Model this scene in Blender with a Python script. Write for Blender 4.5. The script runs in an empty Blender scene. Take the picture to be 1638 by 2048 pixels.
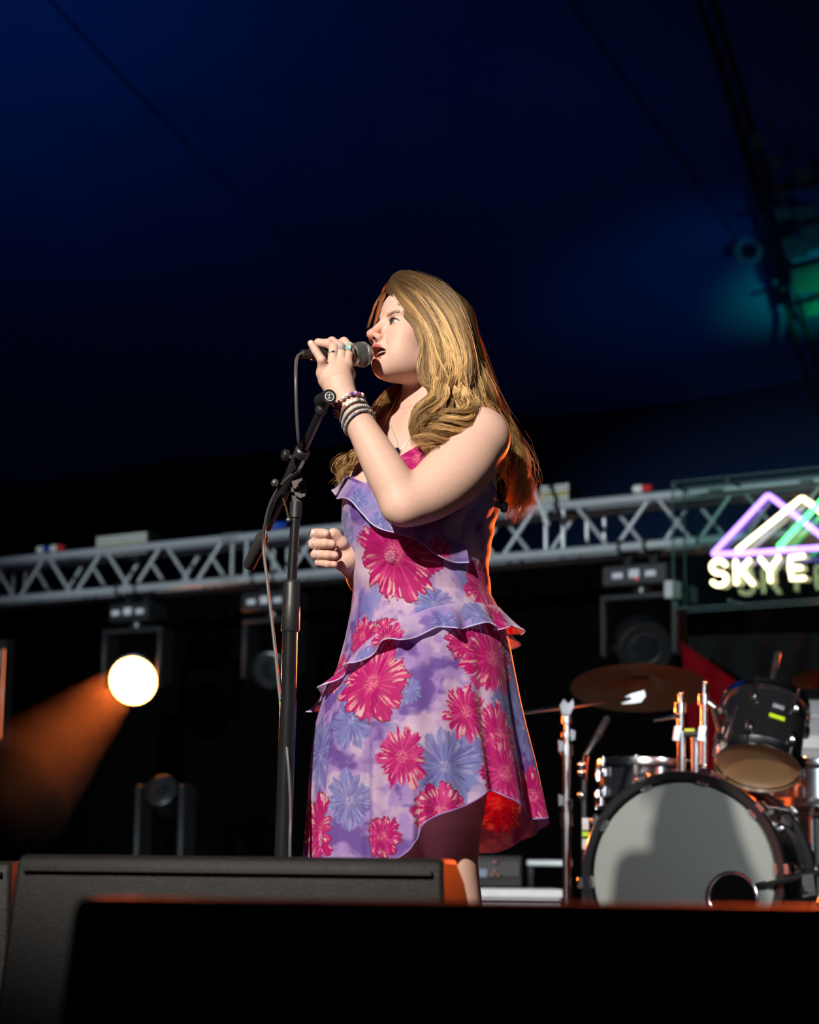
import bpy, math, random
import numpy as np
from mathutils import Vector, Matrix
rnd = random.Random(7)
nrng = np.random.default_rng(7)
SC = bpy.context.scene
COL = SC.collection
R = math.radians
IMG_W, IMG_H, FPX = 1638, 2048, 4000.0

# ------------------------------------------------------------------ camera
CAM = Vector((0, 0, 0.47))
PITCH, ROLL = R(10.3), R(0.7)
_f = Vector((0, math.cos(PITCH), math.sin(PITCH)))
_u0 = Vector((0, -math.sin(PITCH), math.cos(PITCH)))
_r0 = Vector((1, 0, 0))
_u = _u0 * math.cos(ROLL) - _r0 * math.sin(ROLL)
_r = _r0 * math.cos(ROLL) + _u0 * math.sin(ROLL)
cd = bpy.data.cameras.new('camera')
cam = bpy.data.objects.new('camera', cd)
COL.objects.link(cam)
cam.matrix_world = Matrix(((_r.x, _u.x, -_f.x, CAM.x), (_r.y, _u.y, -_f.y, CAM.y), (_r.z, _u.z, -_f.z, CAM.z), (0, 0, 0, 1)))
cd.sensor_fit = 'VERTICAL'
cd.sensor_height = 24
cd.lens = FPX / IMG_H * 24
cd.clip_end = 200
cd.dof.use_dof = True
cd.dof.focus_distance = 4.0
cd.dof.aperture_fstop = cd.lens / 19.0
SC.camera = cam

def pdir(px, py):
    return _f * FPX + _r * (px - IMG_W / 2) + _u * (IMG_H / 2 - py)
def P(px, py, Y):
    """point on the pixel's ray at world depth y = Y"""
    d = pdir(px, py)
    return CAM + d * (Y / d.y)
def PZ(px, py, z):
    d = pdir(px, py)
    return CAM + d * ((z - CAM.z) / d.z)
def PPL(px, py, p0, n):
    d = pdir(px, py)
    return CAM + d * ((p0 - CAM).dot(n) / d.dot(n))
def PROJ(v):
    """world points (N,3) -> pixel coordinates (N,2)"""
    v = np.asarray(v, dtype=np.float64) - np.array(CAM)
    z = v @ np.array(_f)
    return np.stack([IMG_W / 2 + FPX * (v @ np.array(_r)) / z, IMG_H / 2 - FPX * (v @ np.array(_u)) / z], 1)

# ------------------------------------------------------------------ view and world
SC.view_settings.view_transform = 'Standard'
SC.view_settings.look = 'None'
SC.view_settings.exposure = 0.0
SC.view_settings.gamma = 1.0
SC.view_settings.use_curve_mapping = False
W = bpy.data.worlds.new('night')
SC.world = W
W.use_nodes = True
W.node_tree.nodes['Background'].inputs[0].default_value = (0.35, 0.5, 0.8, 1)
W.node_tree.nodes['Background'].inputs[1].default_value = 0.012

# ------------------------------------------------------------------ lights
def spot(name, loc, target, power, color, size, blend=0.3, radius=0.06, parent=None):
    d = bpy.data.lights.new(name, 'SPOT')
    d.energy = power
    d.color = color
    d.spot_size = R(size)
    d.spot_blend = blend
    d.shadow_soft_size = radius
    o = bpy.data.objects.new(name, d)
    COL.objects.link(o)
    o.location = loc
    o.rotation_euler = (Vector(target) - Vector(loc)).to_track_quat('-Z', 'Y').to_euler()
    return o
STAR = Vector((0.03, 4.0, 1.2))          # the singer's chest
az, elv = R(23.0), R(26)
KEY = STAR + Vector((-math.sin(az) * math.cos(elv), -math.cos(az) * math.cos(elv), math.sin(elv))) * 11
spot('front_of_house_key', KEY, STAR + Vector((0.05, 0.0, 0.06)), 8700, (1.0, 0.91, 0.83), 15.5, 0.5, 0.11)
spot('front_of_house_wash', (-7.5, -6.0, 3.4), (0.3, 11.0, 1.45), 9500, (0.80, 0.93, 1.0), 21, 0.6, 0.22)
spot('added_drum_fill', (4.0, -6.0, 3.5), (1.05, 5.9, 0.85), 3300, (0.88, 0.95, 1.0), 9.5, 0.35, 0.7)  # unseen soft fill, added to lift the drum shadow and chrome
spot('orange_back_light', (2.3, 9.3, 1.75), (0.0, 3.7, 0.9), 4300, (1.0, 0.115, 0.018), 46, 0.5, 0.12)
spot('blue_roof_wash', (-7.0, 9.0, 1.2), (-6.0, 14.0, 9.0), 480, (0.0, 0.38, 1.0), 80, 1.0, 0.2)
spot('added_blue_roof_fill', (-0.5, 12.0, 2.6), (-0.8, 17.5, 6.0), 34, (0.0, 0.32, 1.0), 130, 1.0, 0.2)  # unseen lamp, added to brighten the middle of the roof
spot('blue_roof_spot', (6.0, 11.0, 2.2), (2.7, 17.0, 5.75), 190, (0.0, 0.55, 1.0), 20, 1.0, 0.2)
spot('green_mast_spot', (7.6, 10.0, 2.0), (3.75, 16.9, 5.75), 3600, (0.0, 1.0, 0.35), 10, 0.9, 0.2)

# ------------------------------------------------------------------ materials
def nt(m):
    return m.node_tree.nodes, m.node_tree.links
MATS = {}
def pm(name, col, rough=0.5, metal=0.0, var=0.12, scale=18.0, bump=0.0, bscale=None, spec=0.5, emit=None, estr=0.0, stretch=None, coat=0.0):
    """procedural material: noise-varied colour and roughness, optional noise bump"""
    if name in MATS:
        return MATS[name]
    m = bpy.data.materials.new(name)
    m.use_nodes = True
    N, L = nt(m)
    b = N['Principled BSDF']
    b.inputs['Metallic'].default_value = metal
    b.inputs['Specular IOR Level'].default_value = spec
    b.inputs['Coat Weight'].default_value = coat
    tc = N.new('ShaderNodeTexCoord')
    src = tc.outputs['Object']
    if stretch:
        mp = N.new('ShaderNodeMapping')
        mp.inputs['Scale'].default_value = stretch
        L.new(src, mp.inputs[0]); src = mp.outputs[0]
    nz = N.new('ShaderNodeTexNoise')
    nz.inputs['Scale'].default_value = scale
    nz.inputs['Detail'].default_value = 4
    L.new(src, nz.inputs['Vector'])
    mx = N.new('ShaderNodeMix'); mx.data_type = 'RGBA'
    c = Vector(col[:3])
    mx.inputs[6].default_value = (*(c * (1 - var)), 1)
    mx.inputs[7].default_value = (*[min(1.0, v * (1 + var)) for v in c], 1)
    L.new(nz.outputs[0], mx.inputs[0])
    L.new(mx.outputs[2], b.inputs['Base Color'])
    mr = N.new('ShaderNodeMapRange')
    mr.inputs[3].default_value = max(0.02, rough * 0.85)
    mr.inputs[4].default_value = min(1, rough * 1.15)
    L.new(nz.outputs[0], mr.inputs[0])
    L.new(mr.outputs[0], b.inputs['Roughness'])
    if bump:
        n2 = N.new('ShaderNodeTexNoise')
        n2.inputs['Scale'].default_value = bscale or scale * 6
        n2.inputs['Detail'].default_value = 3
        L.new(src, n2.inputs['Vector'])
        bp = N.new('ShaderNodeBump')
        bp.inputs['Strength'].default_value = bump
        bp.inputs['Distance'].default_value = 0.002
        L.new(n2.outputs[0], bp.inputs['Height'])
        L.new(bp.outputs[0], b.inputs['Normal'])
    if emit:
        b.inputs['Emission Color'].default_value = (*emit, 1)
        b.inputs['Emission Strength'].default_value = estr
    MATS[name] = m
    return m

CHROME = pm('chrome', (0.82, 0.84, 0.86), 0.17, 1.0, var=0.04)
ALU = pm('brushed_aluminium', (0.50, 0.53, 0.55), 0.38, 0.45, var=0.1, scale=30)
ALUD = pm('dull_aluminium', (0.42, 0.45, 0.46), 0.5, 0.7, var=0.15, scale=12)
BLACKP = pm('black_plastic', (0.016, 0.016, 0.017), 0.45, 0, bump=0.15)
BLACKM = pm('black_powder_coat', (0.012, 0.012, 0.013), 0.33, 0.0, bump=0.1, spec=0.5)
RUBBER = pm('black_rubber', (0.013, 0.013, 0.013), 0.7, 0)
CABINET = pm('textured_black_paint', (0.0075, 0.0072, 0.0066), 0.62, 0, var=0.25, scale=60, bump=0.7, bscale=350)
CLOTHBLACK = pm('black_stage_cloth', (0.0010, 0.0010, 0.0011), 0.9, 0, var=0.3, scale=8, spec=0.02)
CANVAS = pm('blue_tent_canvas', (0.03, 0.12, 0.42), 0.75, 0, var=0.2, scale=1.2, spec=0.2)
WEBBING = pm('dark_webbing', (0.012, 0.016, 0.03), 0.8, 0)
STAGEBOARD = pm('stage_plywood', (0.014, 0.013, 0.012), 0.7, 0, var=0.3, scale=6)
GLASSDK = pm('dark_lens_glass', (0.01, 0.012, 0.014), 0.08, 0, spec=0.8)
SHELLBK = pm('black_lacquer_shell', (0.010, 0.010, 0.011), 0.12, 0, spec=0.6, coat=0.6)
DRUMHEAD = pm('coated_drum_head', (0.20, 0.22, 0.205), 0.75, 0, var=0.05, scale=9)
CLEARHEAD = pm('amber_drum_head', (0.42, 0.24, 0.11), 0.4, 0, var=0.12, scale=14)
BRONZE = pm('cymbal_bronze', (0.13, 0.085, 0.045), 0.45, 0.6, var=0.25, scale=30)
REDCLOTH = pm('red_cloth', (0.10, 0.0015, 0.004), 0.9, 0, var=0.2, spec=.03)
GREENCLOTH = pm('dark_green_cloth', (0.0030, 0.0042, 0.0040), 0.85, 0, var=0.3, spec=.1)
GREYPLY = pm('pale_grey_board', (0.23, 0.24, 0.26), 0.6, 0)
SILVERJ = pm('polished_silver', (0.78, 0.78, 0.80), 0.28, 0.65, var=0.05)

# ------------------------------------------------------------------ mesh helpers
class MB:
    """collects shapes, then becomes ONE mesh object"""
    def __init__(s):
        s.v, s.f = [], []
    def add(s, vs, fs):
        o = len(s.v)
        s.v += [tuple(v) for v in vs]
        s.f += [tuple(i + o for i in f) for f in fs]
        return s
    def box(s, c, size, ax=None, bev=0.0):
        """box with axes ax = (x, y, z) vectors; bev chamfers every edge"""
        c = Vector(c)
        X, Y, Z = [Vector(a) for a in (ax or ((1, 0, 0), (0, 1, 0), (0, 0, 1)))]
        hx, hy, hz = [q / 2 for q in size]
        if bev <= 0:
            vs = [c + X * (hx * i) + Y * (hy * j) + Z * (hz * k) for k in (-1, 1) for j in (-1, 1) for i in (-1, 1)]
            return s.add(vs, [(0, 2, 3, 1), (4, 5, 7, 6), (0, 1, 5, 4), (2, 6, 7, 3), (0, 4, 6, 2), (1, 3, 7, 5)])
        b = min(bev, hx * .9, hy * .9, hz * .9)
        vs, idx = [], {}
        for k in (-1, 1):
            for j in (-1, 1):
                for i in (-1, 1):
                    for a in range(3):
                        q = [hx - b, hy - b, hz - b]
                        q[a] += b
                        idx[(i, j, k, a)] = len(vs)
                        vs.append(c + X * (i * q[0]) + Y * (j * q[1]) + Z * (k * q[2]))
        fs = []
        S = (-1, 1)
        def quad(keys, n):
            fs.append((keys, n))
        for i in S:
            quad([(i, -1, -1, 0), (i, 1, -1, 0), (i, 1, 1, 0), (i, -1, 1, 0)], X * i)
            quad([(-1, i, -1, 1), (1, i, -1, 1), (1, i, 1, 1), (-1, i, 1, 1)], Y * i)
            quad([(-1, -1, i, 2), (1, -1, i, 2), (1, 1, i, 2), (-1, 1, i, 2)], Z * i)
            for j in S:
                quad([(i, j, -1, 0), (i, j, 1, 0), (i, j, 1, 1), (i, j, -1, 1)], X * i + Y * j)
                quad([(i, -1, j, 0), (i, 1, j, 0), (i, 1, j, 2), (i, -1, j, 2)], X * i + Z * j)
                quad([(-1, i, j, 1), (1, i, j, 1), (1, i, j, 2), (-1, i, j, 2)], Y * i + Z * j)
                for k in S:
                    quad([(i, j, k, 0), (i, j, k, 1), (i, j, k, 2)], X * i + Y * j + Z * k)
        out = []
        for keys, n in fs:
            ii = [idx[q] for q in keys]
            nn = (vs[ii[1]] - vs[ii[0]]).cross(vs[ii[2]] - vs[ii[0]])
            out.append(tuple(ii if nn.dot(n) > 0 else ii[::-1]))
        return s.add(vs, out)
    def tube(s, pts, r, seg=10, caps=True, closed=False):
        """round tube along a polyline; r a number or one per point"""
        pts = [Vector(p) for p in pts]
        n = len(pts)
        rr = list(r) if hasattr(r, '__len__') else [r] * n
        t0 = (pts[1] - pts[0]).normalized()
        a = Vector((0, 0, 1)) if abs(t0.z) < .9 else Vector((1, 0, 0))
        nrm = (a - t0 * a.dot(t0)).normalized()
        vs = []
        for i in range(n):
            if closed:
                t = (pts[(i + 1) % n] - pts[i - 1]).normalized()
            else:
                t = (pts[min(i + 1, n - 1)] - pts[max(i - 1, 0)]).normalized()
            nrm = (nrm - t * nrm.dot(t)).normalized()
            b = t.cross(nrm)
            for k in range(seg):
                q = 2 * math.pi * k / seg
                vs.append(pts[i] + (nrm * math.cos(q) + b * math.sin(q)) * rr[i])
        fs = []
        m = n if closed else n - 1
        for i in range(m):
            for k in range(seg):
                i2 = (i + 1) % n
                fs.append((i * seg + k, i * seg + (k + 1) % seg, i2 * seg + (k + 1) % seg, i2 * seg + k))
        if caps and not closed:
            fs.append(tuple(range(seg))[::-1])
            fs.append(tuple((n - 1) * seg + k for k in range(seg)))
        return s.add(vs, fs)
    def cyl(s, a, b, r1, r2=None, seg=20):
        return s.tube([a, b], [r1, r1 if r2 is None else r2], seg)
    def lathe(s, o, d, prof, seg=32, cap0=True, cap1=True):
        """profile [(axial, radius)...] turned about the axis from o along d"""
        o, d = Vector(o), Vector(d).normalized()
        a = Vector((0, 0, 1)) if abs(d.z) < .9 else Vector((1, 0, 0))
        u = (a - d * a.dot(d)).normalized()
        w = d.cross(u)
        vs, fs = [], []
        for t, r in prof:
            for k in range(seg):
                q = 2 * math.pi * k / seg
                vs.append(o + d * t + (u * math.cos(q) + w * math.sin(q)) * max(r, 1e-5))
        for i in range(len(prof) - 1):
            for k in range(seg):
                fs.append((i * seg + k, i * seg + (k + 1) % seg, (i + 1) * seg + (k + 1) % seg, (i + 1) * seg + k))
        if cap0: fs.append(tuple(range(seg))[::-1])
        if cap1: fs.append(tuple((len(prof) - 1) * seg + k for k in range(seg)))
        return s.add(vs, fs)
    def torus(s, c, d, R_, r, seg=48, sub=10):
        c, d = Vector(c), Vector(d).normalized()
        a = Vector((0, 0, 1)) if abs(d.z) < .9 else Vector((1, 0, 0))
        u = (a - d * a.dot(d)).normalized()
        w = d.cross(u)
        return s.tube([c + (u * math.cos(2 * math.pi * k / seg) + w * math.sin(2 * math.pi * k / seg)) * R_ for k in range(seg)], r, sub, closed=True)
    def ball(s, c, r, seg=12, rings=8, sc=(1, 1, 1)):
        c = Vector(c)
        vs, fs = [c + Vector((0, 0, r * sc[2]))], []
        for i in range(1, rings):
            t = math.pi * i / rings
            for k in range(seg):
                q = 2 * math.pi * k / seg
                vs.append(c + Vector((r * sc[0] * math.sin(t) * math.cos(q), r * sc[1] * math.sin(t) * math.sin(q), r * sc[2] * math.cos(t))))
        vs.append(c - Vector((0, 0, r * sc[2])))
        for k in range(seg):
            fs.append((0, 1 + k, 1 + (k + 1) % seg))
            e = 1 + (rings - 2) * seg
            fs.append((len(vs) - 1, e + (k + 1) % seg, e + k))
        for i in range(rings - 2):
            for k in range(seg):
                a = 1 + i * seg
                fs.append((a + k, a + seg + k, a + seg + (k + 1) % seg, a + (k + 1) % seg))
        return s.add(vs, fs)
    def prism(s, poly, ext):
        """polygon of 3D points extruded by vector ext"""
        poly = [Vector(p) for p in poly]
        n = len(poly)
        e = Vector(ext)
        return s.add(poly + [p + e for p in poly], [tuple(range(n))[::-1], tuple(range(n, 2 * n))] + [(i, (i + 1) % n, (i + 1) % n + n, i + n) for i in range(n)])
    def build(s, name, mat, parent=None, smooth=True, angle=40):
        me = bpy.data.meshes.new(name)
        me.from_pydata(s.v, [], s.f)
        if smooth:
            me.shade_smooth()
            me.set_sharp_from_angle(angle=R(angle))
        me.materials.append(mat)
        o = bpy.data.objects.new(name, me)
        COL.objects.link(o)
        if parent is not None:
            o.parent = parent
            o.matrix_parent_inverse = Matrix.Translation(-parent_loc(parent))
        return o
def parent_loc(p):
    l = Vector(p.location)
    return l if p.parent is None else l
def thing(name, label, cat, loc=(0, 0, 0), group=None):
    o = bpy.data.objects.new(name, None)
    COL.objects.link(o)
    o.empty_display_size = 0.1
    o.location = loc
    tag(o, label, cat, group)
    return o
def tag(o, label=None, cat=None, group=None, kind=None):
    if label: o['label'] = label
    if cat: o['category'] = cat
    if group: o['group'] = group
    if kind: o['kind'] = kind
    return o
def grid_mesh(name, V, mat, parent=None, wrap_u=False, color=None, flip=False):
    """V: (nv, nu, 3) array -> quad mesh; wrap_u closes each row"""
    nv, nu = V.shape[:2]
    idx = np.arange(nv * nu).reshape(nv, nu)
    if wrap_u:
        nxt = np.roll(idx, -1, axis=1)
        a, b, c, d = idx[:-1], nxt[:-1], nxt[1:], idx[1:]
    else:
        a, b, c, d = idx[:-1, :-1], idx[:-1, 1:], idx[1:, 1:], idx[1:, :-1]
    q = np.stack([a, d, c, b] if flip else [a, b, c, d], -1).reshape(-1, 4)
    return np_mesh(name, V.reshape(-1, 3), q, mat, parent, color)
def np_mesh(name, V, Q, mat, parent=None, color=None, smooth=True):
    me = bpy.data.meshes.new(name)
    nf, k = Q.shape
    me.vertices.add(len(V))
    me.vertices.foreach_set('co', np.ascontiguousarray(V, dtype=np.float32).ravel())
    me.loops.add(nf * k)
    me.loops.foreach_set('vertex_index', np.ascontiguousarray(Q, dtype=np.int32).ravel())
    me.polygons.add(nf)
    me.polygons.foreach_set('loop_start', np.arange(0, nf * k, k, dtype=np.int32))
    me.update(calc_edges=True)
    me.validate()
    if smooth: me.shade_smooth()
    if color is not None:
        at = me.color_attributes.new('Col', 'FLOAT_COLOR', 'POINT')
        c4 = np.ones((len(V), 4), dtype=np.float32)
        c4[:, :3] = color
        at.data.foreach_set('color', c4.ravel())
    me.materials.append(mat)
    o = bpy.data.objects.new(name, me)
    COL.objects.link(o)
    if parent is not None:
        o.parent = parent
        o.matrix_parent_inverse = Matrix.Translation(-parent_loc(parent))
    return o
# ================================================================== stage frame
# back truss: lower front chord seen at (20, 1199) and (1221, 1097); it is level
T0 = P(20, 1199, 12.0)
T1 = PZ(1221, 1097, T0.z)
E1 = (T1 - T0); E1.z = 0; E1.normalize()           # along the stage, towards image right (nearer)
E2 = Vector((-E1.y, E1.x, 0))                      # upstage, away from the camera
UP = Vector((0, 0, 1))
AX = (E1, E2, UP)
def onT(s, back=0.0, up=0.0):
    """point on the truss line: s metres along from T0, back upstage, up"""
    return T0 + E1 * s + E2 * back + UP * up
def sT(px):
    """metres along the truss where the pixel column meets it"""
    q = PPL(px, 1150, T0, E2)
    return (q - T0).dot(E1)
TH = 0.24                                          # chord spacing of the square truss

# ------------------------------------------------------------------ floor, walls, roof
fo = MB().box(T0 + E1 * 4 + E2 * (-3.6) + UP * (-T0.z - 0.05), (40, 15, 0.10), AX).build('floor', STAGEBOARD)
tag(fo, 'black painted stage deck under the band', 'floor', kind='structure')
fr = MB().box(T0 + E1 * 4 + E2 * (-11.12) + UP * (-T0.z - 0.70), (40, 0.04, 1.2), AX).build('trim_1', CLOTHBLACK)
tag(fr, 'black skirt along the front edge of the stage', 'stage skirt', kind='structure')
pit = MB().box(T0 + E1 * 4 + E2 * (-16) + UP * (-T0.z - 1.32), (80, 24, 0.05), AX).build('floor_pit', STAGEBOARD)
tag(pit, 'dark ground in front of the stage', 'ground', kind='structure')
# black back drape just behind the truss, pleated
def drape(name, p0, p1, z0, z1, mat, amp=0.05, pitch=0.32, nu=700, nv=6, hang=None, thick=0.0):
    p0, p1 = Vector(p0), Vector(p1)
    d = (p1 - p0); L_ = d.length; d.normalize()
    n = Vector((-d.y, d.x, 0))
    u = np.linspace(0, 1, nu)
    V = np.zeros((nv, nu, 3))
    for j in range(nv):
        t = j / (nv - 1)
        w = amp * (0.6 + 0.4 * (1 - t)) * np.sin(u * L_ / pitch * 2 * math.pi + 0.9 * np.sin(u * 11 + t))
        zt = z1 if hang is None else z1 - hang(u)
        for k in range(3):
            V[j, :, k] = (p0[k] + d[k] * L_ * u + n[k] * w) if k < 2 else z0 + (zt - z0) * t
    return grid_mesh(name, V, mat)
bd = drape('wall_back', onT(-16, 1.1), onT(16, 1.1), 0.0, T0.z + 0.16, CLOTHBLACK)
tag(bd, 'pleated black drape hung behind the lighting truss', 'backdrop', kind='structure')
# tent: side wall band and sloping roof of blue canvas, each panel a sheet between seams
wall_b, roof_z0 = 9.0, 5.25
tw = MB()
A = onT(-38, wall_b); B = onT(42, wall_b)
def up_to(v, z): return Vector((v.x, v.y, z))
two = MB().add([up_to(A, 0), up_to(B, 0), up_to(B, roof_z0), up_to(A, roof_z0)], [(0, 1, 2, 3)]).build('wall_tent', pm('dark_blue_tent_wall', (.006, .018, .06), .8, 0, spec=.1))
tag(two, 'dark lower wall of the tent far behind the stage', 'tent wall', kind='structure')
# roof: curved canvas panels rising towards the audience
def roof_pt(s, t):
    """s along the stage, t 0 at the eaves to 1 above the audience; canvas sags between"""
    q = onT(s, wall_b - 19 * t)
    return Vector((q.x, q.y, roof_z0 + 9.0 * t - 1.3 * math.sin(math.pi * t)))
S_ROOF = np.linspace(-38, 42, 21)
roof = thing('ceiling', 'dark blue canvas roof of the big tent', 'tent roof')
roof['kind'] = 'structure'
for i in range(20):
    V = np.zeros((25, 13, 3))
    for a in range(25):
        for b in range(13):
            s = S_ROOF[i] + (S_ROOF[i + 1] - S_ROOF[i]) * b / 12
            p = roof_pt(s, a / 24)
            V[a, b] = (p.x, p.y, p.z - 0.10 * math.sin(math.pi * b / 12))
    grid_mesh('canvas_panel', V, CANVAS, roof)
for i in range(1, 20):
    m = MB()
    m.tube([roof_pt(S_ROOF[i], a / 24) - UP * 0.03 for a in range(25)], 0.012, 6)
    m.build('seam', pm('seam_tape', (0.024, 0.095, 0.33), .8), roof)
# rope ladder of webbing and pale lashed patches on the right side of the roof, lit green
lad = thing('roof_lacing', 'green lit lacing ladder along the tent roof seam at top right', 'tent lacing')
lp = [(1392, -10), (1432, 110), (1475, 260), (1530, 440), (1580, 640), (1636, 830)]
def roof_hit(px, py, off=0.12):
    d = pdir(px, py).normalized()
    lo, hi = 8.0, 60.0
    for k in range(400):                       # march until the ray passes through the roof
        t = 6 + k * 0.1
        q = CAM + d * t
        b_ = (q - T0).dot(E2)
        tt = (wall_b - b_) / 19
        z = roof_z0 + 9.0 * tt - 1.3 * math.sin(math.pi * max(0, min(1, tt)))
        if b_ > wall_b - 0.2 or q.z > z - off:
            return q
    return CAM + d * 20
edge_a = [roof_hit(*q) for q in lp]
edge_b = [roof_hit(q[0] + 26, q[1] - 6) for q in lp]
MB().tube(edge_a, 0.025, 6).build('rope', WEBBING, lad)
MB().tube(edge_b, 0.025, 6).build('rope', WEBBING, lad)
PATCH = pm('pale_lashed_canvas', (0.16, 0.22, 0.20), 0.8, 0, var=0.35, scale=3)
for (x, y, w, h) in [(1560, 385, 30, 24), (1604, 360, 34, 40), (1560, 430, 32, 22), (1606, 430, 40, 26), (1585, 500, 44, 40), (1622, 480, 40, 46), (1600, 560, 40, 56), (1632, 560, 26, 60), (1618, 618, 30, 30), (1545, 330, 26, 20), (1512, 285, 20, 20)]:
    k = [roof_hit(x - w / 2, y - h / 2, .3), roof_hit(x + w / 2, y - h / 2 - 6, .3), roof_hit(x + w / 2 + 10, y + h / 2 - 6, .3), roof_hit(x - w / 2 + 10, y + h / 2, .3)]
    MB().prism(k, (0, 0, 0.02)).build('canvas_patch', PATCH, lad)
for y in (380, 455, 535, 605):
    a = roof_hit(1525 + (y - 400) * .3, y + 4, .32); b = roof_hit(1665, y - 22, .32)
    MB().tube([a, b], 0.03, 6).build('strap', WEBBING, lad)
PULL = roof_hit(1497, 500, .1)
pr = thing('roof_ring', 'round pulley ring fixed under the blue tent roof', 'ring', PULL)
MB().torus(PULL, (0.1, -1, -.5), 0.10, 0.03, 32, 8).build('ring', pm('grey_painted_steel', (0.3, 0.3, 0.34), 0.5), pr)
MB().ball(PULL + Vector((0, .02, 0)), 0.045).build('hub', WEBBING, pr)
# ================================================================== lighting truss
truss = thing('lighting_truss', 'silver aluminium box truss running behind the stage above the lights', 'truss', onT(0))
S0, S1 = sT(-420), sT(1980)
for back in (0, TH):
    for up in (0, TH):
        MB().tube([onT(S0, back, up), onT(S1, back, up)], 0.0245, 14).build('chord', ALU, truss)
def braces(f0, f1):
    """zigzag braces between two chord functions, module ends get a straight post"""
    mod, n = 2.0, 4
    s = S0
    base = sT(478) - 10
    k0 = math.floor((S0 - base) / mod)
    while base + k0 * mod < S1:
        a = base + k0 * mod
        for q in (a + 0.05, a + mod - 0.05):
            if S0 < q < S1:
                MB().tube([f0(q), f1(q)], 0.0105, 8).build('post', ALU, truss)
        p = (mod - 0.2) / (2 * n)
        for i in range(2 * n):
            x0, x1 = a + 0.1 + i * p, a + 0.1 + (i + 1) * p
            if x0 < S0 or x1 > S1: continue
            A_, B_ = (f1(x0 + .015), f0(x1 - .015)) if i % 2 == 0 else (f0(x0 + .015), f1(x1 - .015))
            MB().tube([A_, B_], 0.0105, 8).build('brace', ALU, truss)
        k0 += 1
braces(lambda s: onT(s, 0, 0), lambda s: onT(s, 0, TH))
braces(lambda s: onT(s + .11, TH, 0), lambda s: onT(s + .11, TH, TH))
for px in (455, 470):
    for up in (0, TH):
        s = sT(px) + 0.0
        MB().tube([onT(s - .03, 0, up), onT(s + .03, 0, up)], 0.032, 14).build('coupler', ALUD, truss)

# ------------------------------------------------------------------ LED panels on top of the truss
PANELG = pm('panel_diffuser', (0.72, 0.74, 0.68), 0.35, 0, var=0.1, spec=0.6)
PANELY = pm('panel_yellow_chips', (0.55, 0.45, 0.12), 0.4, 0)
def led_panel(x0, x1, ytop, ybot, label):
    s0, s1 = sT(x0), sT(x1)
    sc = (s0 + s1) / 2
    zt = PPL((x0 + x1) / 2, ytop, T0 - E2 * .1, E2).z; zb = PPL((x0 + x1) / 2, ybot, T0 - E2 * .1, E2).z
    w, h = s1 - s0, zt - zb
    c = onT(sc, 0.02); c.z = (zt + zb) / 2
    t = thing('led_panel_light', label, 'stage light', onT(sc, 0, TH))
    MB().box(c + E2 * 0.07, (w, 0.12, h), AX, .006).build('housing', BLACKM, t)
    m = MB(); mo = MB()
    m.box(c + E2 * 0.006, (w * .95, 0.008, h * .9), AX).build('diffuser', PANELG, t)
    nx = max(8, int(w / .022)); nz = max(4, int(h / .022))
    for i in range(nx + 1):
        mo.box(c + E1 * (w * .95 * (i / nx - .5)), (0.004, 0.008, h * .9), AX)
    for j in range(nz + 1):
        mo.box(c + UP * (h * .9 * (j / nz - .5)), (w * .95, 0.008, 0.004), AX)
    mo.build('cell_grid', BLACKP, t)
    MB().box(c - E2 * 0.0005 + UP * (-.02 * h), (w * .86, 0.004, h * .16), AX).build('chip_strip', PANELY, t)
    for q in (-.3, .3):
        MB().box(Vector((0, 0, 0)) + onT(sc + w * q, .05, TH + .01), (.03, .05, max(.02, (zb - T0.z - TH) + .06)), AX).build('bracket', BLACKM, t)
led_panel(183, 289, 1058, 1106, 'led strobe panel on the truss above the glowing orange lamp')
led_panel(1076, 1136, 957, 1000, 'led strobe panel on the truss right of the hair of the singer')
# small coloured plugs, connectors and clamps lying on the truss
PLUGB = pm('blue_connector', (0.01, 0.05, 0.35), 0.4); PLUGW = pm('white_connector', (0.6, 0.6, 0.58), 0.4); PLUGR = pm('red_connector', (0.5, 0.02, 0.02), 0.4)
def plug(px, label, m1, m2):
    s = sT(px)
    t = thing('cable_connector', label, 'connector', onT(s, 0, TH + .025))
    a = onT(s - .05, .0, TH + .025 + .022)
    MB().lathe(a, E1, [(0, .012), (.01, .021), (.05, .021), (.055, .018)], 14).build('plug_body', m1, t)
    MB().lathe(a + E1 * .055, E1, [(0, .018), (.04, .018), (.05, .008)], 14).build('plug_sleeve', m2, t)
plug(85, 'blue and white cable connector on the truss at the far left', PLUGW, PLUGB)
plug(112, 'white and red cable connector on the truss beside the blue one', PLUGW, PLUGR)
plug(555, 'blue cable connector on the truss behind the microphone stand', PLUGB, PLUGB)
plug(1286, 'red and white cable connector on the truss left of the sign', PLUGW, PLUGR)
# short pole leaning from the truss behind the singer's hair
pa, pb = P(1051, 938, 9.75), P(1096, 1052, 9.7)
po = thing('lighting_pole', 'thin pale metal pole leaning across the truss behind the hair', 'pole', pb)
MB().tube([pa, pb], 0.0115, 12).build('pole_tube', pm('pale_painted_pole', (0.5, 0.5, 0.48), .4), po)
for q in (0.02, .45, .93):
    c = pa.lerp(pb, q); d = (pb - pa).normalized()
    MB().tube([c - d * .012, c + d * .012], 0.016, 12).build('pole_ring', ALU, po)

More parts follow.
